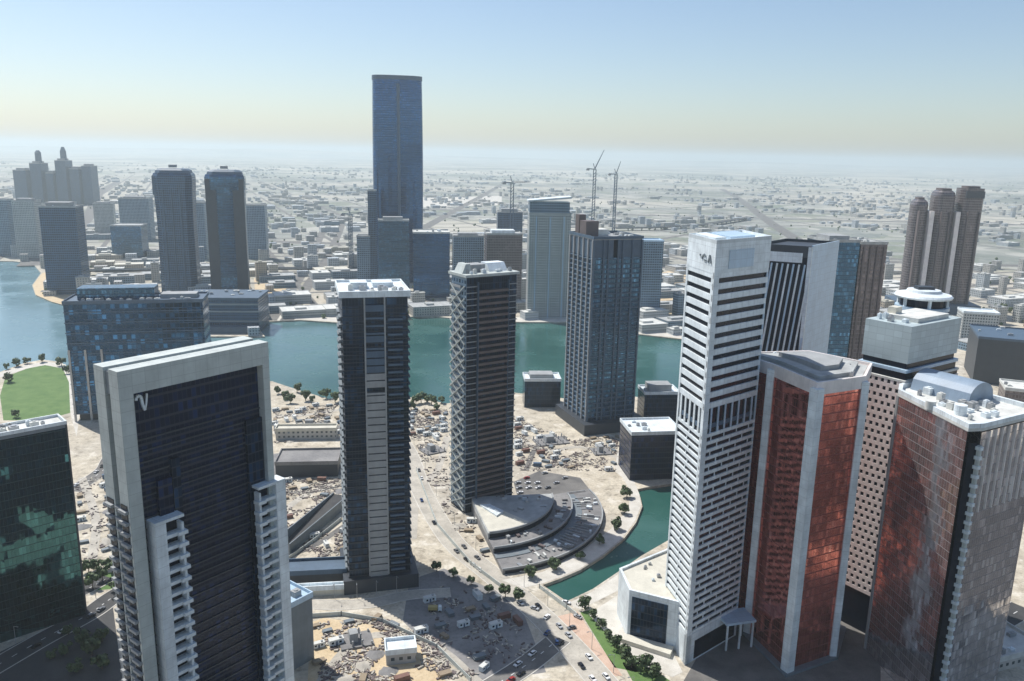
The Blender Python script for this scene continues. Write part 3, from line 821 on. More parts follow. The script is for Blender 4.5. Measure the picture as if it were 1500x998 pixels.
# --- beige window-grid tower between red and bronze towers
def beige_tower():
    N = Vector((173, 346)); a = 125.0; h = 125.0
    t = tower('apartment_tower', 'beige tower with a dense window grid wedged between the red and bronze glass towers', 'tower', N, 35)
    w, d = 46.0, 24.0   # local x = 35 deg, local y = 125 deg
    nogo(N, 35, w, d)
    MB().box(.5, w, .5, d - .5, 0, h).build('glass_body', BLACKGL, t)
    # the left face (x=0): slabs and staggered piers
    for o in (0, 1):
        m = MB().box(0, .6, 0, d, 0, 1.7).box(0, w, 0, .6, 0, 1.7)
        for y in range(8): m.box(.02, .6, 1.0 + 3 * y + 1.2 * o, min(d, 2.4 + 3 * y + 1.2 * o), 1.65, 3.55)
        me = m.mesh('spandrel'); rep('spandrel', me, PINKWHITE, t, [20 + 3.5 * k for k in range(o, 30, 2)])
    MB().box(0, .7, -.1, 1.0, 0, h).box(0, .7, d - 1, d + .1, 0, h).build('corner_pier', PINKWHITE, t)
    MB().box(-.1, w, -.1, d, h, h + 1.0).build('roof', ROOFPALE, t)
    # stepped penthouse: recessed dark storey, pale storeys above
    MB().box(1.2, w - 2, .8, d - 1, h + 1, h + 4.2).build('penthouse_glazing', BLACKGL, t)
    MB().box(.6, w - 1, .3, d - .4, h + 4.2, h + 5.6).build('penthouse_slab', PALEBLUE, t)
    MB().box(2.6, w - 3, 1.6, d - 1.6, h + 5.6, h + 8.2).build('penthouse_glazing', BLACKGL, t)
    MB().box(2, w - 2, 1, d - 1, h + 8.2, h + 25).build('penthouse_wall', PANELS, t)
    MB().box(12, w - 8, 4, d - 4, h + 25, h + 27).build('plant_room', ROOFPALE, t)
    roof_units(t, rect(3, 12, 2, d - 2), h + 25, 5, seed=3)
    MB().box(14, 19, d - 8, d - 4, h + 27, h + 30).build('lift_house', CREAM, t)
beige_tower()

def drum_tower():
    z = 150.0
    x, y = G(1350, 452, z)
    t = thing('office_tower', 'slim drum-topped building with white disc roof behind the beige tower', 'tower', (x, y, 0))
    NOGO.append(circ(x, y, 12, 8))
    m = MB(); m.loft([(circ(0, 0, 11.5, 32), 0), (circ(0, 0, 11.5, 32), z)]); m.build('glass_body', STEELGL, t)
    MB().cyl(0, 0, 12.2, z, z + 1.6, 32).build('drum_band', PALEBLUE, t)
    MB().cyl(0, 0, 10.2, z + 1.6, z + 5.6, 32).build('drum_glazing', BLACKGL, t)
    d = MB(); d.loft([(circ(0, 0, r, 32), q) for r, q in ((12.8, z + 5.6), (13.2, z + 6.4), (12.4, z + 7.3), (8, z + 8.2), (7.5, z + 9.4), (1, z + 9.8))], True, True)
    d.build('disc_roof', WHITE, t)
    MB().box(-4, 4, -2.5, 2.5, z + 9.4, z + 11).build('roof_unit', DARKGREY, t)
    for k in range(6):
        a = PI * 2 * k / 6 + .35
        MB().box(11 * math.cos(a) - .6, 11 * math.cos(a) + .6, 11 * math.sin(a) - .6, 11 * math.sin(a) + .6, z - 14, z + 6).build('drum_fin', WHITE, t)
drum_tower()

# --- bronze/grey mirror tower at the right
def bronze_tower():
    Cn = Vector((174, 290)); h = 122.0
    t = tower('office_tower', 'huge grey bronze mirror-glass tower at the lower right with equipment crowding its white roof', 'tower', Cn, 30)
    # local: x along 30deg, y along 120deg
    L = Vector((166.3, 336.8)) - Cn
    ca, sa = math.cos(rad(-30)), math.sin(rad(-30))
    l = (L.x * ca - L.y * sa, L.x * sa + L.y * ca)
    p = [(2.6, 0.6), (46, 0.6), (46, 50), l, (-.4, 3.0)]
    rx = l
    NOGO.append([(174 + x * math.cos(rad(30)) - y * math.sin(rad(30)), 290 + x * math.sin(rad(30)) + y * math.cos(rad(30))) for x, y in p])
    # left wing and right wing with a dark notch between them
    pl = [(-2.4, 6.0), (6.4, 6.0), (40, 50), (l[0] + 24, l[1] + 6), l]
    MB().prism([(-1.6, 2.2), (4.0, 6.5), (30, 30), (30, 50), (l[0] + 8, l[1] + 5), l], 0, h).build('glass_wing', BRONZEGL, t)
    MB().prism([(4.6, .4), (46, .4), (46, 30), (30, 30)], 0, h - 1).build('glass_wing', BRONZEGL, t)
    MB().prism([(.2, 2.0), (4.2, 1.0), (6, 7), (3.6, 6.6)], 0, h - 5).build('notch_wall', BLACKGL, t)
    # white corner column and studs
    MB().prism(rect(3.6, 4.8, -.6, .8), 0, h - 6).build('corner_column', OFFWHITE, t)
    st = MB().box(3.2, 5.0, -1.0, 1.2, 0, 1.4).mesh('column_stud')
    rep('column_stud', st, WHITE, t, [4 + 3.8 * k for k in range(30)])
    for k in range(1, 9):
        MB().box(4.8 + 4.4 * k, 5.3 + 4.4 * k, -.3, .4, h - 34, h - 1).build('facade_fin', PINKWHITE, t)
    e = MB().prism([(l[0] - .5, l[1] - .6), (l[0] + .2, l[1] - .9), (l[0] + .5, l[1] + .5), (l[0] - .3, l[1] + .6)], 0, h)
    e.build('edge_fin', GREY, t)
    rp = [(-2.0, 1.8), (3.8, -.4), (46.4, -.4), (46.4, 50), (l[0] + 8, l[1] + 5.4), (l[0] - .4, l[1])]
    MB().prism(rp, h, h + 1.2, True).build('roof', ROOFPALE, t)
    parapet(MB(), rp, h + 1.2, 1.8, 1.6).build('parapet', WHITE, t)
    ins = inset(rp, 4.5)
    roof_units(t, ins, h + 1.2, 26, seed=21, smin=1.5, smax=4.5, hmax=3)
    # grey blue barrel-roofed plant house on the roof
    m = MB(); m.sm = False
    rg = []
    for y in (20.0, 46.0):
        rg.append([(27 + 18 * i / 14, y, h + 1.2 + 8.5 * math.sin(PI * i / 14) ** .4) for i in range(15)])
    for i in range(14): m.face([rg[0][i + 1], rg[0][i], rg[1][i], rg[1][i + 1]])
    m.face([*rg[0]]); m.face([*reversed(rg[1])])
    m.build('plant_house', SLATEBLUE, t)
    MB().cyl(12, 14, 2.4, h + 1.2, h + 5.2, 20).build('water_tank', WHITE, t)
    MB().cyl(8, 24, 2.0, h + 1.2, h + 4.6, 20).build('water_tank', ROOFPALE, t)
bronze_tower()

# --- wide blue block behind the portal tower
def wide_block():
    A = (-355.0, 632.0)
    t = tower('office_block', 'wide blue glass slab block standing behind the white portal tower', 'office block', A, 13)
    nogo(A, 13, 104, 40)
    MB().box(0, 104, 0, 34, 6, 97).build('glass_body', WIDEGL, t)
    MB().box(3, 100, 3, 31, 0, 6).build('base_storey', DARKGREY, t)
    for x in (0, 12, 24): MB().box(x, x + 1.6, -1.0, 0, 0, 60).build('facade_fin', STEEL, t)
    MB().box(-.7, 104.7, -.7, 34.7, 97, 98.4).build('roof', SLATE, t)
    parapet(MB(), rect(-.7, 104.7, -.7, 34.7), 98.4, 1.3, .6).build('parapet', SLATE, t)
    MB().box(8, 66, 10, 28, 98.4, 108).build('upper_storey', STEELGL, t)
    MB().box(70, 98, 12, 26, 98.4, 102).build('plant_room', GREY, t)
    roof_units(t, rect(4, 100, 1, 9), 98.4, 14, seed=31, smax=5)
    sl = MB().prism(rect(-.5, 104.5, -.5, 34.5), 0, .8, True).mesh('floor_slab')
    rep('floor_slab', sl, SLATE, t, [6 + 8.4 * k for k in range(11)])
wide_block()

# --- generic far towers -------------------------------------------------
def facade_tower(name, label, A, a, w, d, h, mat, cat='tower', top=None, podium=None, group=None, units=0, fins=0, finmat=None, setback=0):
    t = tower(name, label, cat, A, a, group); nogo(A, a, w, d)
    MB().box(0, w, 0, d, 0, h).build('wall', mat, t)
    MB().box(-.4, w + .4, -.4, d + .4, h, h + 1.2).build('roof', top or ROOFGREY, t)
    parapet(MB(), rect(-.4, w + .4, -.4, d + .4), h + 1.2, 1.4, .6).build('parapet', top or ROOFGREY, t)
    if setback: MB().box(w * .15, w * .8, d * .2, d * .8, h + 1.2, h + 1.2 + setback).build('plant_room', finmat or GREY, t)
    for k in range(fins):
        x = w * (k + .5) / fins
        MB().box(x - .7, x + .7, -1.0, 0, 0, h - 2).build('facade_fin', finmat or WHITE, t)
    if podium: MB().box(-podium, w + podium, -podium, d + podium, 0, 12).build('podium', finmat or GREY, t)
    if units: roof_units(t, rect(0, w, 0, d), h + 1.2, units, seed=int(w * 10 + h), smax=5)
    return t

facade_tower('office_tower', 'brown and blue glass tower right of the slanted-fin tower', (283, 735), 8, 30, 40, 148, STEELGL, units=5, setback=4)
facade_tower('office_tower', 'brown glass slab half hidden beside the blue glass tower', (315, 742), 8, 26, 40, 146, BROWNGL, units=5, fins=4, finmat=BROWN)

def signature_tower():
    t = thing('skyscraper', 'tallest skyscraper, a smooth dark blue glass shaft rising alone above the horizon', 'skyscraper', (-199, 1410, 0), rad(12))
    NOGO.append([(-265, 1360), (-145, 1360), (-145, 1460), (-265, 1460)])
    def sup(w, d, n=48, e=3.2):
        out = []
        for i in range(n):
            a = 2 * PI * i / n; c, s = math.cos(a), math.sin(a)
            out.append((w / 2 * math.copysign(abs(c) ** (2 / e), c), d / 2 * math.copysign(abs(s) ** (2 / e), s)))
        return out
    H0 = 334.0; m = MB(); m.sm = False
    rings = []
    for k in range(15):
        z = H0 * k / 14; s = .90 + .10 * math.sin(PI * (.15 + .62 * k / 14))
        rings.append((sup(84 * s, 46 * s), z))
    m.loft(rings); m.build('glass_shaft', BLUEGL, t)
    m = MB(); parapet(m, sup(82.5, 45), H0, 7, 1.2); m.build('crown_screen', SLATE, t)
    MB().prism(sup(60, 30), H0, H0 + 4).build('plant_room', GREY, t)
    MB().loft([(sup(8, 50), 0), (sup(8, 50), H0 - 6)]).build('spine', SLATE, t)
signature_tower()

def twin(loc, rz, label, stripe):
    t = thing('apartment_tower', label, 'tower', (*loc, 0), rad(rz), 'pair of rounded towers across the creek')
    NOGO.append([(loc[0] - 32, loc[1] - 25), (loc[0] + 32, loc[1] - 25), (loc[0] + 32, loc[1] + 30), (loc[0] - 32, loc[1] + 30)])
    def oc(w, d, c): return [(-w + c, -d), (w - c, -d), (w, -d + c), (w, d - c), (w - c, d), (-w + c, d), (-w, d - c), (-w, -d + c)]
    m = MB(); m.loft([(oc(27 * s, 22 * s, 8 * s), z) for s, z in ((1.0, 0), (.97, 40), (.96, 110), (1.0, 150), (1.04, 172), (1.03, 178), (.97, 182))])
    m.build('wall', GREYRES2 if not stripe else STEELGL, t)
    m = MB(); m.loft([(oc(24 * s, 19 * s, 8 * s), z) for s, z in ((1.04, 182), (.98, 186), (.8, 188.5))]); m.build('crown', SLATE, t)
    if stripe:
        MB().box(-10, 8, -22.6, -20, 2, 170).build('pale_stripe', STEELGL, t)
        MB().prism(rect(-26.8, -12, -22.4, -15), 2, 176).build('dark_flank', DARKGREY, t)
        MB().prism(rect(11, 26.8, -22.4, -15), 2, 176).build('dark_flank', DARKGREY, t)
    else:
        MB().box(-28, -20, -18, 18, 150, 178).build('crown_bay', SLATE, t)
        for x in (-14, -2, 10): MB().box(x, x + 1.6, -23, -20, 0, 160).build('facade_fin', SLATE, t)
    r = random.Random(1)
    MB().box(-6, 4, -5, 5, 190, 194).build('lift_house', GREY, t)
twin((-514, 1250), 10, 'dark rounded apartment tower with slightly flared top across the creek, left of its striped twin', False)
twin((-430, 1230), 14, 'dark tower with rounded top and pale middle stripe across the creek', True)

def long_podium():
    t = tower('podium_building', 'long grey banded low building on the far creek edge below the twin towers', 'podium', (-402, 975), 5); nogo((-402, 975), 5, 90, 60)
    MB().box(0, 90, 0, 60, 0, 40).build('wall', GREYRES2, t)
    MB().box(-1, 91, -1, 61, 40, 42).build('roof', SLATE, t)
    for z in (12, 24, 33): MB().box(-1.2, 91, -1.2, 0, z, z + 1.8).build('terrace_band', GREY, t)
    roof_units(t, rect(3, 87, 3, 57), 42, 12, seed=6, smax=8)
    MB().box(-1, 91, -14, -1, 0, 8).build('quay_hall', SLATE, t)
long_podium()

# towers across the creek: (label, base px, width px, top px y, angle, depth m, material, ...)
def far_tower(name, label, px0, px1, pyb, pyt, a, d, mat, **k):
    p0, p1 = P(px0, pyb), P(px1, pyb)
    w = (p1 - p0).length * .97; mid = (p0 + p1) / 2
    # height from the top pixel
    lo, hi = 0.0, 600.0
    for _ in range(40):
        z = (lo + hi) / 2; v = Vector((mid.x, mid.y, z - H)); py = 499 - FPX * v.dot(_U) / v.dot(_f)
        if py > pyt: lo = z
        else: hi = z
    w2 = max(6, (w - d * abs(math.sin(rad(a))) * .6) if a else w)
    return facade_tower(name, label, (p0.x, p0.y), a, w2, d, z - 2.6, mat, **k)
far_tower('apartment_tower', 'slate tower on the sandy point of the far creek bank', 70, 128, 432, 302, 12, 40, GREYRES2, setback=6, units=4)
far_tower('office_block', 'low blue box building on the far bank between the point and the twin towers', 165, 215, 378, 330, 10, 50, STEELGL)
far_tower('apartment_tower', 'pale pink block behind the low blue box building', 140, 172, 345, 298, 15, 30, PALERES, setback=4)
far_tower('apartment_tower', 'grey block left of the dark rounded tower', 178, 226, 352, 290, 8, 35, GREYRES, setback=4)
far_tower('apartment_tower', 'grey slab seen between the two rounded towers', 285, 306, 380, 296, 8, 30, GREYRES)
far_tower('apartment_tower', 'faint grey slab right of the striped rounded tower', 362, 394, 380, 300, 8, 30, GREYRES)
far_tower('apartment_tower', 'narrow grey tower at the left edge of the photo, far bank', -4, 22, 375, 292, 8, 30, GREYRES)
far_tower('apartment_tower', 'pale tower beside the one at the left edge, far bank', 26, 62, 378, 294, 8, 34, PALERES, setback=5)
far_tower('apartment_tower', 'dark slim tower left of the tallest skyscraper, across the creek', 541, 554, 420, 278, 6, 16, SLATE and GREYRES2)
t_c = far_tower('unfinished_tower', 'slim tower with bare scaffold frame on top, left of the tallest skyscraper', 524, 545, 420, 345, 6, 22, GREYRES)
far_tower('apartment_tower', 'pale grey tower directly in front of the tallest skyscraper', 556, 604, 430, 322, 10, 26, STEELGL, setback=5)
far_tower('office_block', 'bright blue glass block with flat pale roof at the foot of the tallest skyscraper', 606, 664, 437, 340, 8, 45, BLUEGL, top=ROOFPALE, units=5)
far_tower('apartment_tower', 'pale grey block with framed roof right of the blue glass block', 664, 712, 440, 345, 8, 30, GREYRES, setback=4)
far_tower('apartment_tower', 'mauve grey tower with white roof frame behind the lattice tower', 712, 768, 450, 342, 8, 36, BROWNGL, setback=5, finmat=WHITE)
far_tower('unfinished_tower', 'greenish tower under a crane, behind the mauve grey tower', 728, 766, 395, 310, 5, 34, GREYRES2, setback=6)
def wedge_tower():
    t = far_tower('apartment_tower', 'tall pale grey tower with wedge roof left of the concrete-grid tower', 772, 834, 466, 312, 3, 34, PALERES, fins=3, finmat=PALEBLUE)
    w = 54
    MB().loft([(rect(0, w, 2, 30), 143), (rect(0, w, 2, 30), 158)]).build('upper_storey', GREYRES, t)
    m = MB(); m.face([(-2, 0, 158), (w + 2, 0, 163), (w + 2, 33, 163), (-2, 33, 158)]); m.face([(-2, 0, 158), (-2, 0, 160), (w + 2, 0, 165.5), (w + 2, 0, 163)]); m.face([(-2, 0, 160), (-2, 33, 160), (w + 2, 33, 165.5), (w + 2, 0, 165.5)])
    m.face([(-2, 33, 158), (w + 2, 33, 163), (w + 2, 33, 165.5), (-2, 33, 160)]); m.face([(-2, 0, 158), (-2, 33, 158), (-2, 33, 160), (-2, 0, 160)]); m.face([(w + 2, 0, 163), (w + 2, 0, 165.5), (w + 2, 33, 165.5), (w + 2, 33, 163)])
    m.build('wedge_roof', WHITE, t)
wedge_tower()
far_tower('apartment_tower', 'pale blue narrow tower right of the concrete-grid tower', 934, 968, 462, 352, 4, 30, GREYRES, top=PALEBLUE)

# cluster on the left horizon
def horizon_towers():
    for i, (p0, p1, pt, lab) in enumerate(((24, 46, 246, 'leftmost hazy block of the horizon group at left'), (49, 68, 236, 'hazy block with small cap, second of the horizon group'),
            (71, 84, 250, 'low hazy link block in the middle of the horizon group'), (86, 104, 232, 'hazy block with pointed spire in the horizon group'), (106, 122, 244, 'narrow hazy block right of the spire, horizon group'), (124, 140, 240, 'rightmost hazy block of the horizon group at left'))):
        t = far_tower('apartment_tower', lab, p0, p1, 300, pt + 3, 4, 60, GREYRES2, setback=8)
        if i in (1, 3):
            w = 55
            MB().loft([(circ(w * .4, 28, 12, 8), 150), (circ(w * .4, 28, 11, 8), 190 if i == 1 else 196), (circ(w * .4, 28, 5, 8), 198 if i == 1 else 212)]).build('spire', SLATE, t)
horizon_towers()

# three-pronged brown tower on the right
def prong_tower():
    t = tower('apartment_tower', 'brown tower with three rounded prongs standing alone in the desert at right', 'tower', (590, 1215), -8)
    NOGO.append([(570, 1170), (760, 1170), (760, 1290), (570, 1290)])
    def lobe(x, w, d, h, flat=False):
        e = 3.0; pl = []
        for i in range(24):
            a = 2 * PI * i / 24; c, s = math.cos(a), math.sin(a)
            pl.append((x + w / 2 * math.copysign(abs(c) ** (2 / e), c), 22 + d / 2 * math.copysign(abs(s) ** (2 / e), s)))
        m = MB()
        if flat: m.prism(pl, 0, h)
        else: m.loft([(pl, 0), (pl, h - 8), (inset(pl, 1.5), h - 3), (inset(pl, 5), h)])
        m.build('lobe', BROWNGL, t)
        MB().prism(inset(pl, 6), h, h + 3).build('lobe_roof', BROWN, t)
    lobe(11, 22, 30, 166); lobe(43, 29, 40, 180); lobe(80, 33, 40, 184, True)
    MB().box(8, 92, 14, 34, 0, 150).build('link_wall', BROWNGL, t)
    for x in (24, 60): MB().box(x - 3, x + 3, 0, 14, 0, 150).build('pale_fin', PINKWHITE, t)
    for x in (6, 37, 49, 73, 89): MB().box(x - .9, x + .9, -1.5, 6, 0, 150).build('facade_fin', BROWN, t)
    MB().box(-10, 104, -14, 60, 0, 14).build('podium', SLATE, t)
    MB().box(68, 93, 1.4, 6, 170, 180).build('crown_frame', DARKGREY, t)
prong_tower()

# mid-distance smaller buildings
def block(name, label, px, a, w, d, h, mat, roofmat=WHITE, **k):
    x, y = G(*px)
    return facade_tower(name, label, (x, y), a, w, d, h, mat, 'building', top=roofmat, **k)
block('house_block', 'dark block with white roof on the near creek bank, left of the grid tower', (768, 597), 4, 32, 22, 24, DARKGL, WHITE, units=5, setback=4)
block('house_block', 'dark stepped block with white roof edges right of the grid tower', (942, 622), 6, 30, 22, 26, DARKGL, WHITE, units=4, setback=6)
block('house_block', 'navy cube building with white roof terrace above the canal end', (922, 704), 8, 36, 30, 33, NAVYGL, WHITE, units=6)
block('site_building', 'grey half built concrete block left of the dark slim tower', (404, 700), 6, 42, 26, 9, DARKGREY, SITEGREY)
block('site_building', 'low concrete row building with dark openings left of the dark slim tower', (404, 645), 6, 46, 10, 7, LOWRES, CREAM)
block('low_building', 'dark low shed beside the dark slim tower base', (415, 862), 8, 32, 13, 7, DARKGREY, SLATE)
block('site_office', 'cream flat roofed site office standing on the yellow sand', (566, 975), 12, 13, 9, 5, LOWRES, WHITE)
block('low_building', 'cream boundary building along the curved dirt road', (415, 876), 8, 30, 3, 3.2, CREAM, WHITE)
block('low_building', 'grey stepped annex at the foot of the portal tower', (417, 990), 53, 16, 16, 30, MIDGREY, PALEBLUE, units=4)
block('warehouse', 'dark roofed long hall with white roof edge at the right edge', (1424, 560), -22, 90, 70, 46, DARKGREY, SLATE, units=6)
block('low_building', 'white low block with flat roof behind the drum roof', (1405, 505), -15, 40, 30, 40, PALERES, WHITE)
block('low_building', 'brown low block at the right edge between white roofs', (1462, 640), -22, 50, 30, 40, BROWNGL, ROOFPALE, units=5)
block('low_building', 'pale roofed pavilion in the gap between red and bronze towers', (1228, 870), 30, 16, 18, 14, LOWRES, ROOFPALE, units=5)
block('low_building', 'pale flat roofed building at the lower right corner', (1432, 992), 20, 40, 20, 5, LOWRES, ROOFPALE, units=6)

# long ramp hall left of strip tower
def ramp():
    a, b = Vector(G(412, 812)), Vector(G(500, 738))
    t = thing('ramp', 'dark sloping ramp with low walls left of the dark slim tower', 'ramp', (*a, 0))
    e = (b - a); L = e.length; t.rotation_euler = (0, 0, math.atan2(e.y, e.x))
    m = MB(); m.face([(0, -5, .3), (L, -5, 6), (L, 5, 6), (0, 5, .3)]); m.build('deck', DARKASPH, t)
    for y in (-5.6, 5): MB().loft([(rect(0, L, y, y + .6), 0), (rect(0, L, y, y + .6), 7)]).build('side_wall', MIDGREY, t)
    NOGO.append([tuple(a + Vector((-6, -3))), tuple(b + Vector((6, -6))), tuple(b + Vector((4, 8))), tuple(a + Vector((-8, 6)))])
ramp()
def fence(px, label, h=2.2):
    pts = [Vector(G(*p)) for p in px]
    t = thing('site_hoarding', label, 'fence', (*pts[0], 0))
    q = [p - pts[0] for p in pts]
    for a, b in zip(q, q[1:]):
        L = (b - a).length; e = (b - a).normalized(); nn = Vector((-e.y, e.x)) * .12
        MB().prism([tuple(a - nn), tuple(b - nn), tuple(b + nn), tuple(a + nn)], .1, h).build('panel', OFFWHITE, t)
    for a in q: MB().box(a.x - .2, a.x + .2, a.y - .2, a.y + .2, 0, h + .3).build('post', DARKGREY, t)
fence([(420, 822), (445, 805), (472, 785), (500, 762)], 'line of site hoarding beside the dark ramp')
fence([(610, 690), (640, 770), (690, 828), (735, 862)], 'long hoarding line between dirt road and curved podium')
fence([(790, 862), (830, 892), (846, 905)], 'short hoarding at the canal end')
fence([(455, 905), (500, 902), (560, 912), (640, 950), (690, 1000)], 'hoarding round the yellow sand yard')

# viewer's own tower and unseen dark ground, added to darken the mirror-glass reflections
facade_tower('glass_tower', 'dark glass tower the view is taken from', (-35, -60), 0, 70, 50, 214, DARKGL)
sheet('square', [(-260, -200), (120, -200), (330, -120), (600, 60), (620, 330), (430, 420), (330, 340), (260, 300), (40, 270), (-60, 215), (-120, 215), (-260, 60)], .012, DARKASPH)  # asphalt sheet added out of view so the mirror glass reflects darker
sheet('lawn', [(40, 40), (160, 60), (180, 180), (60, 190)], .02, GRASS)

# far elevated road
def viaduct(px, label, w=12, z=9):
    pts = [Vector(G(*p, z)) for p in px]
    t = thing('viaduct', label, 'bridge', (*pts[0], 0)); q = [p - pts[0] for p in pts]
    strip(MB(), q, w, z, 0, 2.2).build('deck', DARKASPH, t)
    for o in (-w / 2, w / 2): strip(MB(), q, .6, z + 1.1, o, 1.1).build('parapet', MIDGREY, t)
    n = 0
    for a, b in zip(q, q[1:]):
        k = int((b - a).length / 40)
        for i in range(k):
            p = a.lerp(b, i / k); n += 1
            if n < 60: MB().box(p.x - 1.6, p.x + 1.6, p.y - 1.6, p.y + 1.6, 0, z - 2.2).build('pillar', GREY, t)
viaduct([(130, 396), (230, 394), (370, 393), (470, 393), (552, 393)], 'long dark viaduct crossing behind the creek left of the tallest skyscraper', 16)
viaduct([(900, 334), (960, 333), (1030, 329), (1100, 318)], 'distant dark viaduct above the concrete-grid tower', 22)

# tower cranes on the skyline
def crane(px, pyb, pyt, jib, lean, label):
    p = P(px, pyb); dist = p.y
    lo, hi = 0., 900.
    for _ in range(40):
        z = (lo + hi) / 2; v = Vector((p.x, p.y, z - H)); py = 499 - FPX * v.dot(_U) / v.dot(_f)
        if py > pyt: lo = z
        else: hi = z
    t = thing('tower_crane', label, 'crane', (p.x, p.y, 0), rad(random.uniform(-20, 20)))
    w = 2.6
    m = MB()
    for sx in (-1, 1):
        for sy in (-1, 1): m.bar((sx * w, sy * w, 0), (sx * w, sy * w, z * .86), .9)
    k = 0
    while k < z * .86 - 6:
        for sx in (-1, 1): m.bar((sx * w, -w, k), (sx * w, w, k + 6), .5); m.bar((-w, sx * w, k), (w, sx * w, k + 6), .5)
        k += 6
    m.build('mast', SLATE, t)
    a = rad(lean); top = z * .86
    tip = (jib * math.cos(a), 0, top + jib * math.sin(a))
    m = MB()
    for o in (-1.2, 1.2): m.bar((0, o, top), (tip[0], o * .3, tip[2]), .9)
    m.bar((0, 0, top + 3), tip, .8)
    m.build('jib', SLATE, t)
    MB().bar((0, 0, top), (-16, 0, top + 1), 1.8).build('counter_jib', SLATE, t)
    MB().box(-18, -12, -2, 2, top - 3, top + 1).build('counterweight', GREY, t)
    MB().box(-2, 3, -4.5, -2, top - 2, top + 2).build('cab', OFFWHITE, t)
    MB().bar((0, 0, top), (-4, 0, top + 12), 1.2).build('head_frame', SLATE, t)
crane(748, 400, 246, 34, 4, 'tower crane with level jib above the greenish unfinished tower')
crane(866, 380, 226, 44, 66, 'tower crane with steeply raised jib, left one of two on the skyline')
crane(897, 372, 236, 30, 72, 'slim tower crane with raised jib, right one of two on the skyline')
crane(515, 400, 300, 26, 10, 'small tower crane beside the slim unfinished tower across the creek')

# ------------------------------------------------------------------ trees
def make_tree(label, n=150, r=2.9, hh=4.8, seed=1):
    rr = random.Random(seed)
    t = thing('tree', label, 'tree', (0, 0, 0))
    m = MB(); m.loft([(circ(0, 0, .22, 7), 0), (circ(.1, .05, .16, 7), hh * .35), (circ(.05, .1, .1, 7), hh * .7)])
    for k in range(5):
        a = k * 1.3; m.bar((.05, .05, hh * .4), (r * .55 * math.cos(a), r * .55 * math.sin(a), hh * .72), .1)
    m.build('trunk', BARK, t)
    c = MB()
    cl = [(rr.uniform(-.6, .6) * r, rr.uniform(-.6, .6) * r, hh * rr.uniform(.42, .95), r * rr.uniform(.35, .6)) for _ in range(8)]
    for k in range(n):
        x, y, z, q = rr.choice(cl)
        v = Vector((rr.gauss(0, 1), rr.gauss(0, 1), rr.gauss(0, 1))).normalized() * q * rr.uniform(.55, 1)
        p = Vector((x, y, z)) + v; s = rr.uniform(.25, .5)
        u = Vector((rr.gauss(0, 1), rr.gauss(0, 1), rr.gauss(0, 1))).normalized(); w = u.cross(v.normalized() + Vector((.01, .02, .03))).normalized()
        u2 = w.cross(v.normalized())
        c.face([p - w * s - u2 * s, p + w * s - u2 * s, p + w * s + u2 * s, p - w * s + u2 * s])
    c.build('crown', LEAF, t)
    return t
protos = []
def far_px(p): return p
TREE_SPOTS = {
 'small dark green tree on the near creek bank left of the dark slim tower': [(408 + 10 * k + random.uniform(-3, 3), 578 + (k % 3) * 7 + random.uniform(-3, 3)) for k in range(9)],
 'small dark green tree on the near creek bank between the dark slim and lattice towers': [(602 + 7.5 * k, 592 + random.uniform(-4, 12)) for k in range(7)],
 'green tree at the edge of the round lawn at left': [(10, 541), (24, 537), (40, 533), (62, 531), (90, 536), (98, 548), (12, 560), (22, 612)],
 'green tree on the small lawn between green block and portal tower': [(130, 838), (142, 834), (156, 836), (166, 842), (150, 850), (136, 862), (168, 866)],
 'green tree along the wedge of grass beside the canal end': [(856, 892), (868, 905), (880, 920), (890, 935), (902, 950), (914, 965), (925, 978), (944, 982), (958, 990)],
 'green street tree on the kerb where dirt road meets the shadow-darkened ground': [(640, 838), (664, 846), (690, 857), (715, 868), (740, 876), (760, 880)],
 'shaded tree in the dark square below the green block': [(100, 930), (120, 945), (95, 960), (135, 960), (150, 980), (110, 985), (75, 965), (150, 940)],
 'tree on the promenade round the curved podium': [(780, 846), (815, 835), (850, 818), (878, 798), (900, 776), (915, 752), (918, 730)],
 'dark tree on the desert edge beside the three-pronged tower': [(1442, 470 + (k % 4) * 3) for k in range(1)] + [(1425 + 9 * k, 462 + random.uniform(-6, 6)) for k in range(9)],
}
ti = 0
for lab, spots in TREE_SPOTS.items():
    pr = None
    for s in spots:
        x, y = G(*s); sc = random.uniform(.85, 1.5) * (1.7 if 'desert' in lab else 1.0) * (1.25 if 'creek bank' in lab or 'lawn at left' in lab else 1)
        if pr is None:
            pr = make_tree(lab, 300, seed=ti + 1); pr['group'] = lab.replace('tree', 'trees', 1); pr.location = (x, y, 0); pr.scale = (sc,) * 3; ti += 1
        else: dup(pr, (x, y, 0), random.uniform(0, 6.28), (sc, sc, sc * random.uniform(.85, 1.15)))

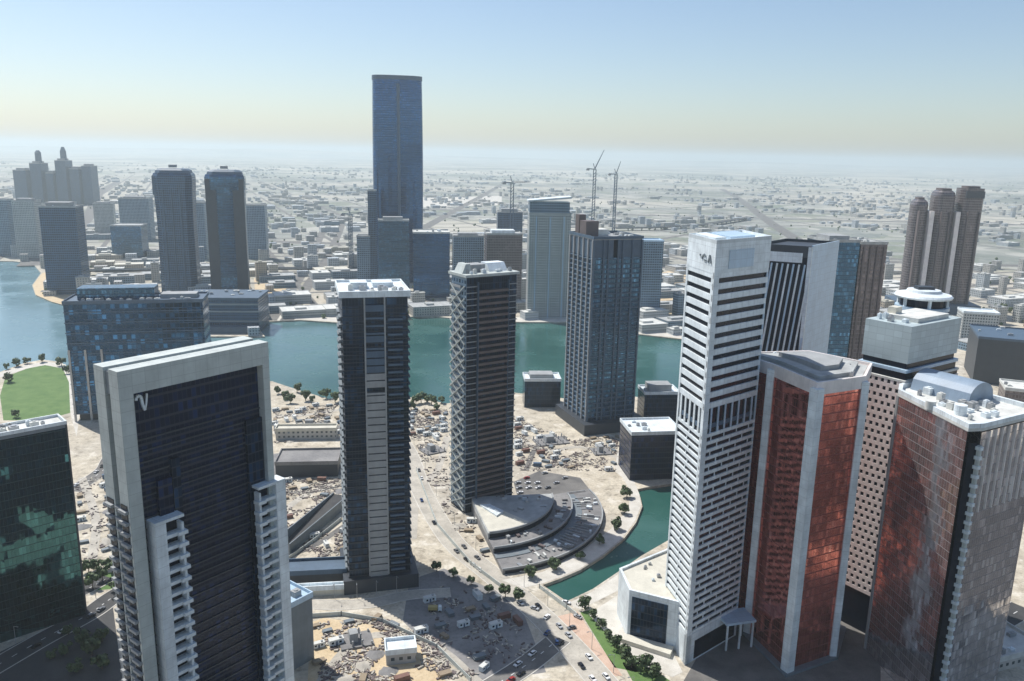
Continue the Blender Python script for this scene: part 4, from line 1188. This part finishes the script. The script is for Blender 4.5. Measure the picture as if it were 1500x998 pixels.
# ------------------------------------------------------------------ vehicles and site clutter
PAINTS = {n: plain('car_paint_' + n, c, .25, .0, .05, streak=False) for n, c in dict(white=(.75, .75, .74), silver=(.42, .43, .44), black=(.02, .02, .022), grey=(.15, .155, .16), red=(.32, .03, .025), blue=(.04, .08, .2)).items()}
def make_car(col, label, group):
    t = thing('parked_car', label, 'car', (0, 0, 0), 0, group)
    m = MB()
    m.loft([(rect(-2.2, 2.2, -.85, .85), .35), (rect(-2.3, 2.3, -.9, .9), .6), (rect(-2.2, 2.2, -.86, .86), .95)], True, True)
    m.build('body', PAINTS[col], t)
    MB().loft([(rect(-1.7, 1.1, -.8, .8), .95), (rect(-1.2, .5, -.66, .66), 1.42)]).build('windows', BLACKGL, t)
    MB().prism(rect(-1.15, .45, -.64, .64), 1.42, 1.47).build('roof', PAINTS[col], t)
    w = MB()
    def wheel(x, y):
        w = MB(); n = 12
        pts = [(x + .33 * math.cos(2 * PI * i / n), .33 + .33 * math.sin(2 * PI * i / n)) for i in range(n)]
        for i in range(n):
            j = (i + 1) % n
            w.face([(pts[i][0], y - .1, pts[i][1]), (pts[j][0], y - .1, pts[j][1]), (pts[j][0], y + .1, pts[j][1]), (pts[i][0], y + .1, pts[i][1])])
        w.face([(p[0], y - .1, p[1]) for p in pts]); w.face([(p[0], y + .1, p[1]) for p in reversed(pts)])
        w.build('wheel', RUBBER, t)
    for x in (-1.4, 1.4):
        for y in (-.85, .85): wheel(x, y)
    return t
def ok(x, y, m=0):
    if inpoly(x, y, water_loop): return False
    return not any(inpoly(x, y, q) for q in NOGO)
CARS = {}
def place_car(x, y, rz, col, where, z=.06):
    key = (col, where)
    lab = f'{col} car {where}'; grp = f'{col} cars {where}'
    if col in CARS: 
        return dup(CARS[col], (x, y, z), rz, None, lab, grp)
    c = make_car(col, lab, grp); c.location = (x, y, z); c.rotation_euler = (0, 0, rz); CARS[col] = c
cols = ['white', 'white', 'white', 'silver', 'black', 'grey', 'red', 'blue', 'silver', 'black']
def along(pts, w, n, where, seed):
    r = random.Random(seed); used = []
    for k in range(n * 4):
        i = r.randrange(len(pts) - 1); p = pts[i].lerp(pts[i + 1], r.random()); d = pts[i + 1] - pts[i]; a = math.atan2(d.y, d.x)
        nn = Vector((-d.y, d.x)).normalized(); q = p + nn * r.choice([-1, 1]) * w * .24
        if not ok(q.x, q.y) or any((q - u).length < 6 for u in used): continue
        used.append(q); place_car(q.x, q.y, a + r.uniform(-.05, .05), r.choice(cols), where)
        if len(used) >= n: break
along(ROADS[0][0], 13, 26, 'on the dirt road past the dark slim tower', 1)
along(ROADS[1][0], 11, 8, 'on the grey side road at the bottom', 2)
along(ROADS[3][0], 12, 8, 'on the shaded road below the green block', 3)
along(ROADS[5][0], 11, 8, 'on the road left of the portal tower', 4)
r = random.Random(5)
cp = gp((756, 704), (790, 692), (848, 702), (866, 724), (848, 748), (762, 732)); used = []
rows = 0
for i in range(9):
    for j in range(8):
        px = 756 + 14 * i + j * 1.5; py = 694 + 7.2 * j
        x, y = G(px, py)
        if inpoly(x, y, cp) and ok(x, y) and r.random() < .75: place_car(x, y, rad(35) + (PI if r.random() < .5 else 0), r.choice(cols), 'in the car park behind the curved podium')
for k in range(14):
    x, y = G(805 + r.uniform(-25, 45), 905 + r.uniform(-25, 45))
    if ok(x, y) and not any((Vector((x, y)) - u).length < 6 for u in used): used.append(Vector((x, y))); place_car(x, y, r.uniform(0, 6), r.choice(cols), 'parked on open ground near the canal end')

def make_cabin(label):
    t = thing('site_cabin', label, 'cabin')
    MB().box(-3, 3, -1.25, 1.25, .2, 2.8).build('body', WHITE, t)
    MB().box(-3.1, 3.1, -1.35, 1.35, 2.8, 2.95).build('roof', ROOFPALE, t)
    MB().box(1.2, 2.2, -.5, .4, 2.95, 3.5).build('cooling_unit', STEEL, t)
    for x in (-2.2, 1.0): MB().box(x, x + 1, -1.3, -1.25, 1.2, 2.1).build('window', BLACKGL, t)
    MB().box(-.5, .4, -1.31, -1.25, .25, 2.2).build('door', BLUEST, t)
    return t
def make_container(label, mat):
    t = thing('shipping_container', label, 'container')
    m = MB(); n = 20
    pts = [(-3 + 6 * i / n, -1.2 - (.06 if i % 2 else 0)) for i in range(n + 1)] + [(3 - 6 * i / n, 1.2 + (.06 if i % 2 else 0)) for i in range(n + 1)]
    m.prism(pts, .1, 2.6); m.build('body', mat, t)
    MB().box(3.0, 3.08, -1.15, 1.15, .15, 2.5).build('door', MIDGREY, t)
    return t
def make_stack(label, mat):
    t = thing('material_stack', label, 'material stack')
    rr = random.Random(2)
    for k in range(4):
        m = MB(); m.box(-2.6 + rr.uniform(-.3, .3), 2.6 + rr.uniform(-.3, .3), -1.3 + rr.uniform(-.2, .2), 1.3, .1 + .4 * k, .42 + .4 * k); m.build('bundle', mat, t)
    for x in (-2, 1.7): MB().box(x, x + .3, -1.5, 1.5, 0, .1).build('bearer', TIMBER, t)
    return t
def make_heap(label, mat, seed):
    m = MB(); m.sm = True; rr = random.Random(seed)
    base = []
    for q in range(7):
        f = q / 6; rad_ = 5.0 * (1 - f) + .1
        base.append(([( rad_ * (1 + .55 * mnoise.noise(Vector((2 * math.cos(a), 2 * math.sin(a), f * 1.5 + seed)))) * math.cos(a), .8 * rad_ * (1 + .55 * mnoise.noise(Vector((2 * math.cos(a), 2 * math.sin(a), f * 1.5 + seed + 7)))) * math.sin(a)) for a in [2 * PI * i / 18 for i in range(18)]], 1.5 * f ** .8))
    m.loft(base); o = m.build('spoil_heap', mat, None); tag(o, label, 'heap'); return o
def make_truck(label):
    t = thing('tipper_truck', label, 'truck')
    MB().box(-3.4, 1.2, -1.2, 1.2, 1.0, 2.6).build('tipper_body', YELLOW, t)
    MB().loft([(rect(1.5, 3.4, -1.15, 1.15), .7), (rect(1.5, 3.3, -1.1, 1.1), 2.0), (rect(1.6, 2.9, -1.0, 1.0), 2.9)]).build('cab', WHITE, t)
    MB().box(-3.4, 3.3, -.5, .5, .6, 1.0).build('chassis', DARKGREY, t)
    for x in (-2.6, -1.4, 2.4):
        for y in (-1.05, 1.05):
            n = 12; w = MB(); pts = [(x + .5 * math.cos(2 * PI * i / n), .5 + .5 * math.sin(2 * PI * i / n)) for i in range(n)]
            for i in range(n):
                j = (i + 1) % n; w.face([(pts[i][0], y - .18, pts[i][1]), (pts[j][0], y - .18, pts[j][1]), (pts[j][0], y + .18, pts[j][1]), (pts[i][0], y + .18, pts[i][1])])
            w.face([(p[0], y - .18, p[1]) for p in pts]); w.face([(p[0], y + .18, p[1]) for p in reversed(pts)]); w.build('wheel', RUBBER, t)
    return t
for px, w_, mt in ([(604, 790), (612, 720), (640, 690), (655, 640)], 5, DIRT), ([(755, 640), (800, 660), (850, 655), (905, 670)], 5, DIRT), ([(770, 690), (790, 650), (830, 640)], 4, ASPHALT), \
        ([(402, 760), (440, 730), (470, 715), (505, 700)], 5, DIRT), ([(410, 720), (450, 722), (500, 712)], 3, ASPHALT), ([(470, 1000), (510, 950), (560, 930), (640, 950), (700, 1000)], 5, DIRT), ([(402, 610), (450, 608), (500, 600)], 5, DIRT), ([(120, 700), (140, 760), (135, 820)], 5, DIRT), ([(420, 815), (460, 800), (505, 770)], 4, ASPHALT):
    pts = smooth([G(*p) for p in px], 6); ROADS.append((pts, w_ + 1)); structure('track', strip(MB(), pts, w_, .045 + .004 * len(ROADS)), mt)
def foundation(px, a, w, d, label):
    t = thing('foundation', label, 'foundation', (*G(*px), 0), rad(a)); nogo(G(*px), a, w, d, 1)
    MB().box(0, w, 0, d, 0, .9).build('slab', SITEGREY, t)
    rr = random.Random(w)
    for i in range(int(w / 5) + 1):
        for j in range(int(d / 5) + 1):
            if rr.random() < .8: MB().box(1 + i * (w - 2) / int(w / 5) - .35, 1 + i * (w - 2) / int(w / 5) + .35, 1 + j * (d - 2) / int(d / 5) - .35, 1 + j * (d - 2) / int(d / 5) + .35, .9, rr.choice([2.2, 3.6, 3.6])).build('column_stub', GREY, t)
    MB().box(w * .3, w * .55, d * .3, d * .7, .9, 5.5).build('core_wall', GREY, t)
foundation((626, 668), 34, 16, 14, 'concrete foundation slab with column stubs left of the lattice tower')
foundation((790, 655), 20, 26, 16, 'concrete foundation slab with column stubs in front of the grid tower')
foundation((432, 628), 10, 26, 10, 'concrete foundation slab with column stubs by the creek')
foundation((500, 955), 20, 15, 12, 'concrete foundation slab with column stubs on the yellow sand')
foundation((872, 668), 12, 14, 14, 'small concrete foundation slab beside the navy cube building')
def lamp(x, y, rz, lab):
    t = thing('street_lamp', lab, 'street lamp', (x, y, 0), rz, lab.replace('lamp', 'lamps', 1))
    MB().cyl(0, 0, .14, 0, 9, 8, .09).build('pole', STEEL, t); MB().bar((0, 0, 8.9), (2.2, 0, 9.4), .12).build('arm', STEEL, t); MB().box(1.9, 3.0, -.18, .18, 9.3, 9.48).build('lamp_head', MIDGREY, t); return t
for (pts, w_), lab, st in ((ROADS[0], 'grey street lamp on the kerb of the dirt road', 5), (ROADS[3], 'grey street lamp beside the shaded road below the green block', 4), (ROADS[2], 'grey street lamp on the curved lane below the dark slim tower', 4)):
    l0 = None
    for i in range(2, len(pts) - 1, st):
        dv = (pts[i + 1] - pts[i]).normalized(); q = pts[i] + Vector((-dv.y, dv.x)) * (w_ / 2 + 1.2); rz = math.atan2(-dv.x, dv.y)
        if not ok(q.x, q.y): continue
        if l0 is None: l0 = lamp(q.x, q.y, rz, lab)
        else: dup(l0, (q.x, q.y, 0), rz)
SITES = [('on tan ground between slim tower and curved podium', [(602, 640), (650, 610), (655, 690), (690, 760), (720, 830), (690, 810), (640, 750), (606, 700)], 62),
         ('on the site left of the dark slim tower', [(402, 705), (500, 700), (508, 735), (430, 780), (408, 800)], 46),
         ('on the ground between ramp and dark shed', [(440, 800), (510, 750), (512, 810), (420, 825)], 24),
         ('on the yellow sand yard at the bottom', [(460, 915), (560, 905), (640, 935), (700, 990), (600, 1000), (470, 1000)], 60),
         ('on the open site behind the curved podium', [(752, 610), (830, 645), (905, 640), (905, 690), (850, 690), (760, 690)], 70),
         ('on the creekside site between slim and lattice towers', [(600, 600), (655, 600), (655, 640), (602, 640)], 26),
         ('on the creekside site left of dark slim tower', [(402, 600), (498, 592), (500, 640), (402, 650)], 40),
         ('on the pale ground behind the portal tower', [(110, 700), (160, 690), (168, 800), (125, 830)], 24),
         ('in the tower shadow on the darkened ground', [(620, 850), (740, 880), (790, 960), (720, 990), (640, 930)], 22)]
KINDS = {}
dbm = [MB(), MB()]
rr = random.Random(9)
for where, poly, cnt in SITES:
    lp = gp(*poly); xs = [p[0] for p in lp]; ys = [p[1] for p in lp]
    for k in range(int(cnt * 44)):
        x = rr.uniform(min(xs), max(xs)); y = rr.uniform(min(ys), max(ys))
        if mnoise.noise(Vector((x / 14, y / 14, 5))) < -.1 or not inpoly(x, y, lp) or not ok(x, y): continue
        if any(min((Vector((x, y)) - q).length for q in rp) < w_ / 2 + 1 for rp, w_ in ROADS[:4]): continue
        a = rr.uniform(0, 3); w1, w2, h1 = rr.uniform(.3, 1.6), rr.uniform(.15, .5), rr.uniform(.15, .8); c_, s_ = math.cos(a), math.sin(a)
        dbm[rr.random() < .45].prism([(x + u * c_ - v * s_, y + u * s_ + v * c_) for u, v in rect(-w1, w1, -w2, w2)], 0, h1)
dbm[0].build('site_debris', BROWN)['kind'] = 'stuff'
dbm[1].build('site_debris', DIRT)['kind'] = 'stuff'
for si, (where, poly, cnt) in enumerate(SITES):
    r = random.Random(100 + si); lp = gp(*poly); xs = [p[0] for p in poly]; ys = [p[1] for p in poly]; used = []; made = 0
    for k in range(cnt * 12):
        x, y = G(r.uniform(min(xs), max(xs)), r.uniform(min(ys), max(ys)))
        if not inpoly(x, y, lp) or not ok(x, y) or any((Vector((x, y)) - u).length < 7.5 for u in used): continue
        if any(min((Vector((x, y)) - q).length for q in rp) < w_ / 2 + 3.5 for rp, w_ in ROADS): continue
        if mnoise.noise(Vector((x / 32, y / 32, 1.7))) < -.12: continue
        kind = r.choices(['cabin', 'blue', 'rust', 'timber', 'steel', 'heap', 'dark', 'truck'], [6, .8, .9, 5, 6, 1.3, 1.5, .5])[0]
        lab = {'cabin': f'white flat-roofed site cabin {where}', 'blue': f'blue shipping container {where}', 'rust': f'rust red shipping container {where}',
               'timber': f'stack of raw timber {where}', 'steel': f'stack of grey steel {where}', 'heap': f'heap of pale sand {where}', 'dark': f'heap of dark rubble {where}',
               'truck': f'yellow tipper truck {where}'}[kind]
        grp = lab + ' group'
        used.append(Vector((x, y))); made += 1
        if kind not in KINDS:
            o = {'cabin': lambda: make_cabin(lab), 'blue': lambda: make_container(lab, BLUEST), 'rust': lambda: make_container(lab, RUST), 'timber': lambda: make_stack(lab, TIMBER),
                 'steel': lambda: make_stack(lab, MIDGREY), 'heap': lambda: make_heap(lab, DIRT, 1), 'dark': lambda: make_heap(lab, SITEGREY, 4), 'truck': lambda: make_truck(lab)}[kind]()
            KINDS[kind] = o
            o.location = (x, y, .03)
        else:
            s = r.uniform(.6, 1.2) if kind in ('heap', 'dark') else r.uniform(.85, 1.1)
            o = dup(KINDS[kind], (x, y, .03), r.choice([rad(28), rad(118), rad(28), r.uniform(0, 3)]), (s, s, s))
        o['label'] = lab; o['group'] = lab.replace('stack', 'stacks', 1).replace('heap', 'heaps', 1).replace('cabin', 'cabins', 1).replace('container', 'containers', 1).replace('truck', 'trucks', 1)
        if made >= cnt: break

# ------------------------------------------------------------------ far low-rise city
r = random.Random(77)
spots = []
GA = rad(22); GC, GS = math.cos(GA), math.sin(GA); SU, SV = 170.0, 118.0
st = MB()
for axis, step in ((0, SU), (1, SV)):
    for k in range(-40, 60):
        c0 = k * step
        run = []
        for i in range(-60, 110):
            u, v = (c0, i * 70.0) if axis == 0 else (i * 70.0, c0)
            x, y = u * GC - v * GS, u * GS + v * GC
            if y > 985 and y < 6500 and abs(x) < y * .72 and ok(x, y) and mnoise.noise(Vector((x / 700, y / 700, 21))) > -.35: run.append((x, y))
            else:
                if len(run) > 2: strip(st, run, 11 if k % 3 else 17, .06 + .02 * axis)
                run = []
        if len(run) > 2: strip(st, run, 11 if k % 3 else 17, .06 + .02 * axis)
structure('road', st, ASPHALT)
hw = MB()
HWAY = []
for u0, u1, w_ in (((-2600, 2050), (3200, 1750), 42), ((-3600, 3400), (4200, 3000), 55), ((-900, 1500), (-2500, 5200), 40), ((700, 1750), (1500, 6000), 40), ((-300, 1700), (-100, 6000), 34)):
    a_, b_ = Vector(u0), Vector(u1); pts = [a_.lerp(b_, i / 40) + Vector((0, 60 * math.sin(i / 6))) for i in range(41)]
    strip(hw, pts, w_, .14 + .01 * len(HWAY)); HWAY.append((pts, w_))
structure('highway', hw, ASPHALT)
def Qp(x, y, z):
    v = Vector((x, y, z - H)); k = v.dot(_f); return 750 + FPX * v.dot(_R) / k, 499 - FPX * v.dot(_U) / k
while len(spots) < 6500:
    d = 960 * math.exp(r.random() * math.log(11))          # 960 m .. 10.5 km
    az = r.uniform(-.66, .66)
    x, y = d * math.tan(az), d
    px, py = Qp(x, y, 0)
    if not (-40 < px < 1540): continue
    # streets: snap to a turned grid so rows of houses line up
    g = 24 if d < 2200 else 34
    a = GA
    u, v = x * math.cos(a) + y * math.sin(a), -x * math.sin(a) + y * math.cos(a)
    u, v = round(u / g) * g + r.uniform(-2, 2), round(v / (g * 1.5)) * g * 1.5 + r.uniform(-2, 2)
    x, y = u * math.cos(a) - v * math.sin(a), u * math.sin(a) + v * math.cos(a)
    if min(u % SU, SU - u % SU) < 20 or min(v % SV, SV - v % SV) < 17: continue
    if y < 940 or not ok(x, y): continue
    if any(min((q - Vector((x, y))).length for q in hp[::1]) < hwid * .5 + 22 for hp, hwid in HWAY): continue
    dens = mnoise.noise(Vector((x / 420, y / 420, 3))) + .5 * mnoise.noise(Vector((x / 1700, y / 2600, 8)))
    if d > 1750 and dens < -.05 + r.uniform(-.12, .2): continue
    big = r.random() < .12
    w = r.uniform(30, 60) if big else r.uniform(9, 22); dd = r.uniform(22, 40) if big else r.uniform(8, 18)
    h = r.uniform(8, 13) if big else r.choice([7, 10, 10, 14, 18, 24, 32]) if d < 1750 and r.random() < .6 else r.choice([4, 7, 7, 10.5, 14, 24 if r.random() < .25 else 7])
    if inpoly(x + w * .7, y + dd * .3, water_loop) or inpoly(x - w * .7, y - dd * .5, water_loop): continue
    spots.append((math.sqrt(w * dd + w * h) / y, x, y, a, w, dd, h, big))
spots.sort(reverse=True)
cells = {}
keep = []
for s in spots:
    key = (round(s[1] / 22), round(s[2] / 22))
    if any((key[0] + i, key[1] + j) in cells for i in (-1, 0, 1) for j in (-1, 0, 1)) and s[2] < 2500: continue
    if key in cells: continue
    cells[key] = 1; keep.append(s)
LOWMATS = [LOWRES, PALERES, GREYRES, facade('sand_walls', (.08, .09, .1), (.50, .42, .32), 3.5, 3.8, .55, .5, .2, .3, .4, .01), facade('white_walls', (.08, .11, .14), (.50, .53, .54), 3.5, 3.4, .5, .5, .2, .3, .4, .01)]
cname = {0: 'beige', 1: 'pale grey', 2: 'grey', 3: 'sand coloured', 4: 'white'}
ROOFS = [ROOFGREY, ROOFPALE, ROOFGREY, CREAM, ROOFPALE]
lm = {}
def sector_name(px, py):
    s = 'left of the rounded towers' if px < 230 else 'between rounded towers and skyscraper' if px < 545 else 'between skyscraper and grid tower' if px < 835 else 'between grid and striped towers' if px < 1010 else 'right of the striped tower'
    return s
nind = 0
rest = MB(); rest2 = MB()
for k, (_, x, y, a, w, dd, h, big) in enumerate(keep):
    if nind < 290:
        px, py = Qp(x, y, 0)
        ci = r.choice([0, 1, 2, 3, 4, 4, 0])
        nm = 'warehouse' if big else 'low_rise_house'
        cat = 'warehouse' if big else 'house'
        size = 'broad' if big else ('tall' if h > 10 else 'small')
        lab = f'{size} {cname[ci]} flat-roofed {cat}, far city {sector_name(px, py)}'
        mk = (ci, big, size, round(w / 8), round(dd / 8), h)
        o = thing(nm, lab, cat, (x, y, 0), a, f'{size} {cname[ci]} flat-roofed {cat}s in the far city {sector_name(px, py)}')
        MB().box(-w / 2, w / 2, -dd / 2, dd / 2, 0, h).build('wall', LOWMATS[ci], o)
        rb = MB(); parapet(rb, rect(-w / 2 - .2, w / 2 + .2, -dd / 2 - .2, dd / 2 + .2), h, .9, .4); rb.box(-w / 2 + .2, w / 2 - .2, -dd / 2 + .2, dd / 2 - .2, h, h + .2)
        q = r.uniform(.1, .3)
        rb.box(-w * q, w * q * .4, -dd * .2, dd * .15, h + .2, h + 2.8)
        rb.build('roof', ROOFS[ci], o)
        nind += 1
    else:
        c, s_ = math.cos(a), math.sin(a)
        pl = [(x + u * c - v * s_, y + u * s_ + v * c) for u, v in rect(-w / 2, w / 2, -dd / 2, dd / 2)]
        (rest if r.random() < .6 else rest2).prism(pl, 0, h)
rest.build('distant_suburb', LOWMATS[0])['kind'] = 'stuff'
rest2.build('distant_suburb', LOWMATS[4])['kind'] = 'stuff'
# far scattered trees, read only as dark flecks
tv = MB()
for k in range(3500):
    d = 1000 * math.exp(r.random() * math.log(8)); az = r.uniform(-.66, .66); x, y = d * math.tan(az) , d
    if mnoise.noise(Vector((x / 260, y / 260, 11))) < .0 or not ok(x, y): continue
    s = r.uniform(1.5, 4)
    tv.loft([(circ(x, y, s * .5, 5, r.random()), 0.3), (circ(x, y, s, 5, r.random()), s * .9), (circ(x, y, s * .4, 5, r.random()), s * 1.6)])
tv.build('far_tree_scatter', LEAF)['kind'] = 'stuff'
# far roads
for px in ([(0, 372), (200, 365), (420, 372), (560, 380), (760, 372)], [(395, 470), (430, 420), (455, 380), (470, 345), (480, 320)], [(420, 470), (450, 420), (478, 380), (495, 345), (505, 320)],
           [(840, 440), (900, 380), (1000, 345), (1200, 330), (1500, 340)], [(1320, 395), (1420, 392), (1520, 398)], [(1330, 420), (1420, 425), (1520, 420)]):
    road('road', px, 18, ASPHALT, .12, kerb=False, dashes=False)
# low hills on the skyline
hl = MB(); 
hills = []
for i in range(81):
    x = -26000 + 52000 * i / 80
    hills.append((x, 60 + 110 * max(0, mnoise.noise(Vector((x / 5200, 2.3, 0)))) + (130 * math.exp(-((x + 9000) / 7000) ** 2))))
for (x0, h0), (x1, h1) in zip(hills, hills[1:]):
    hl.face([(x0, 26000, -1), (x1, 26000, -1), (x1, 28000, h1), (x0, 28000, h0)]); hl.face([(x0, 28000, h0), (x1, 28000, h1), (x1, 31000, -1), (x0, 31000, -1)])
structure('hills', hl, GROUND)

# ------------------------------------------------------------------ haze: the air itself
hz = MB().box(-GX - 500, GX + 500, GY0 - 500, GY1 + 500, -6, 362)
m = D.materials.new('haze'); m.use_nodes = True; nn = m.node_tree.nodes; nn.clear()
out = nn.new('ShaderNodeOutputMaterial'); pv = nn.new('ShaderNodeVolumePrincipled')
pv.inputs['Color'].default_value = (.79, .885, .905, 1); pv.inputs['Density'].default_value = HAZE_DENSITY; pv.inputs['Anisotropy'].default_value = .35
m.node_tree.links.new(pv.outputs[0], out.inputs['Volume'])
structure('haze', hz, m, 'stuff')
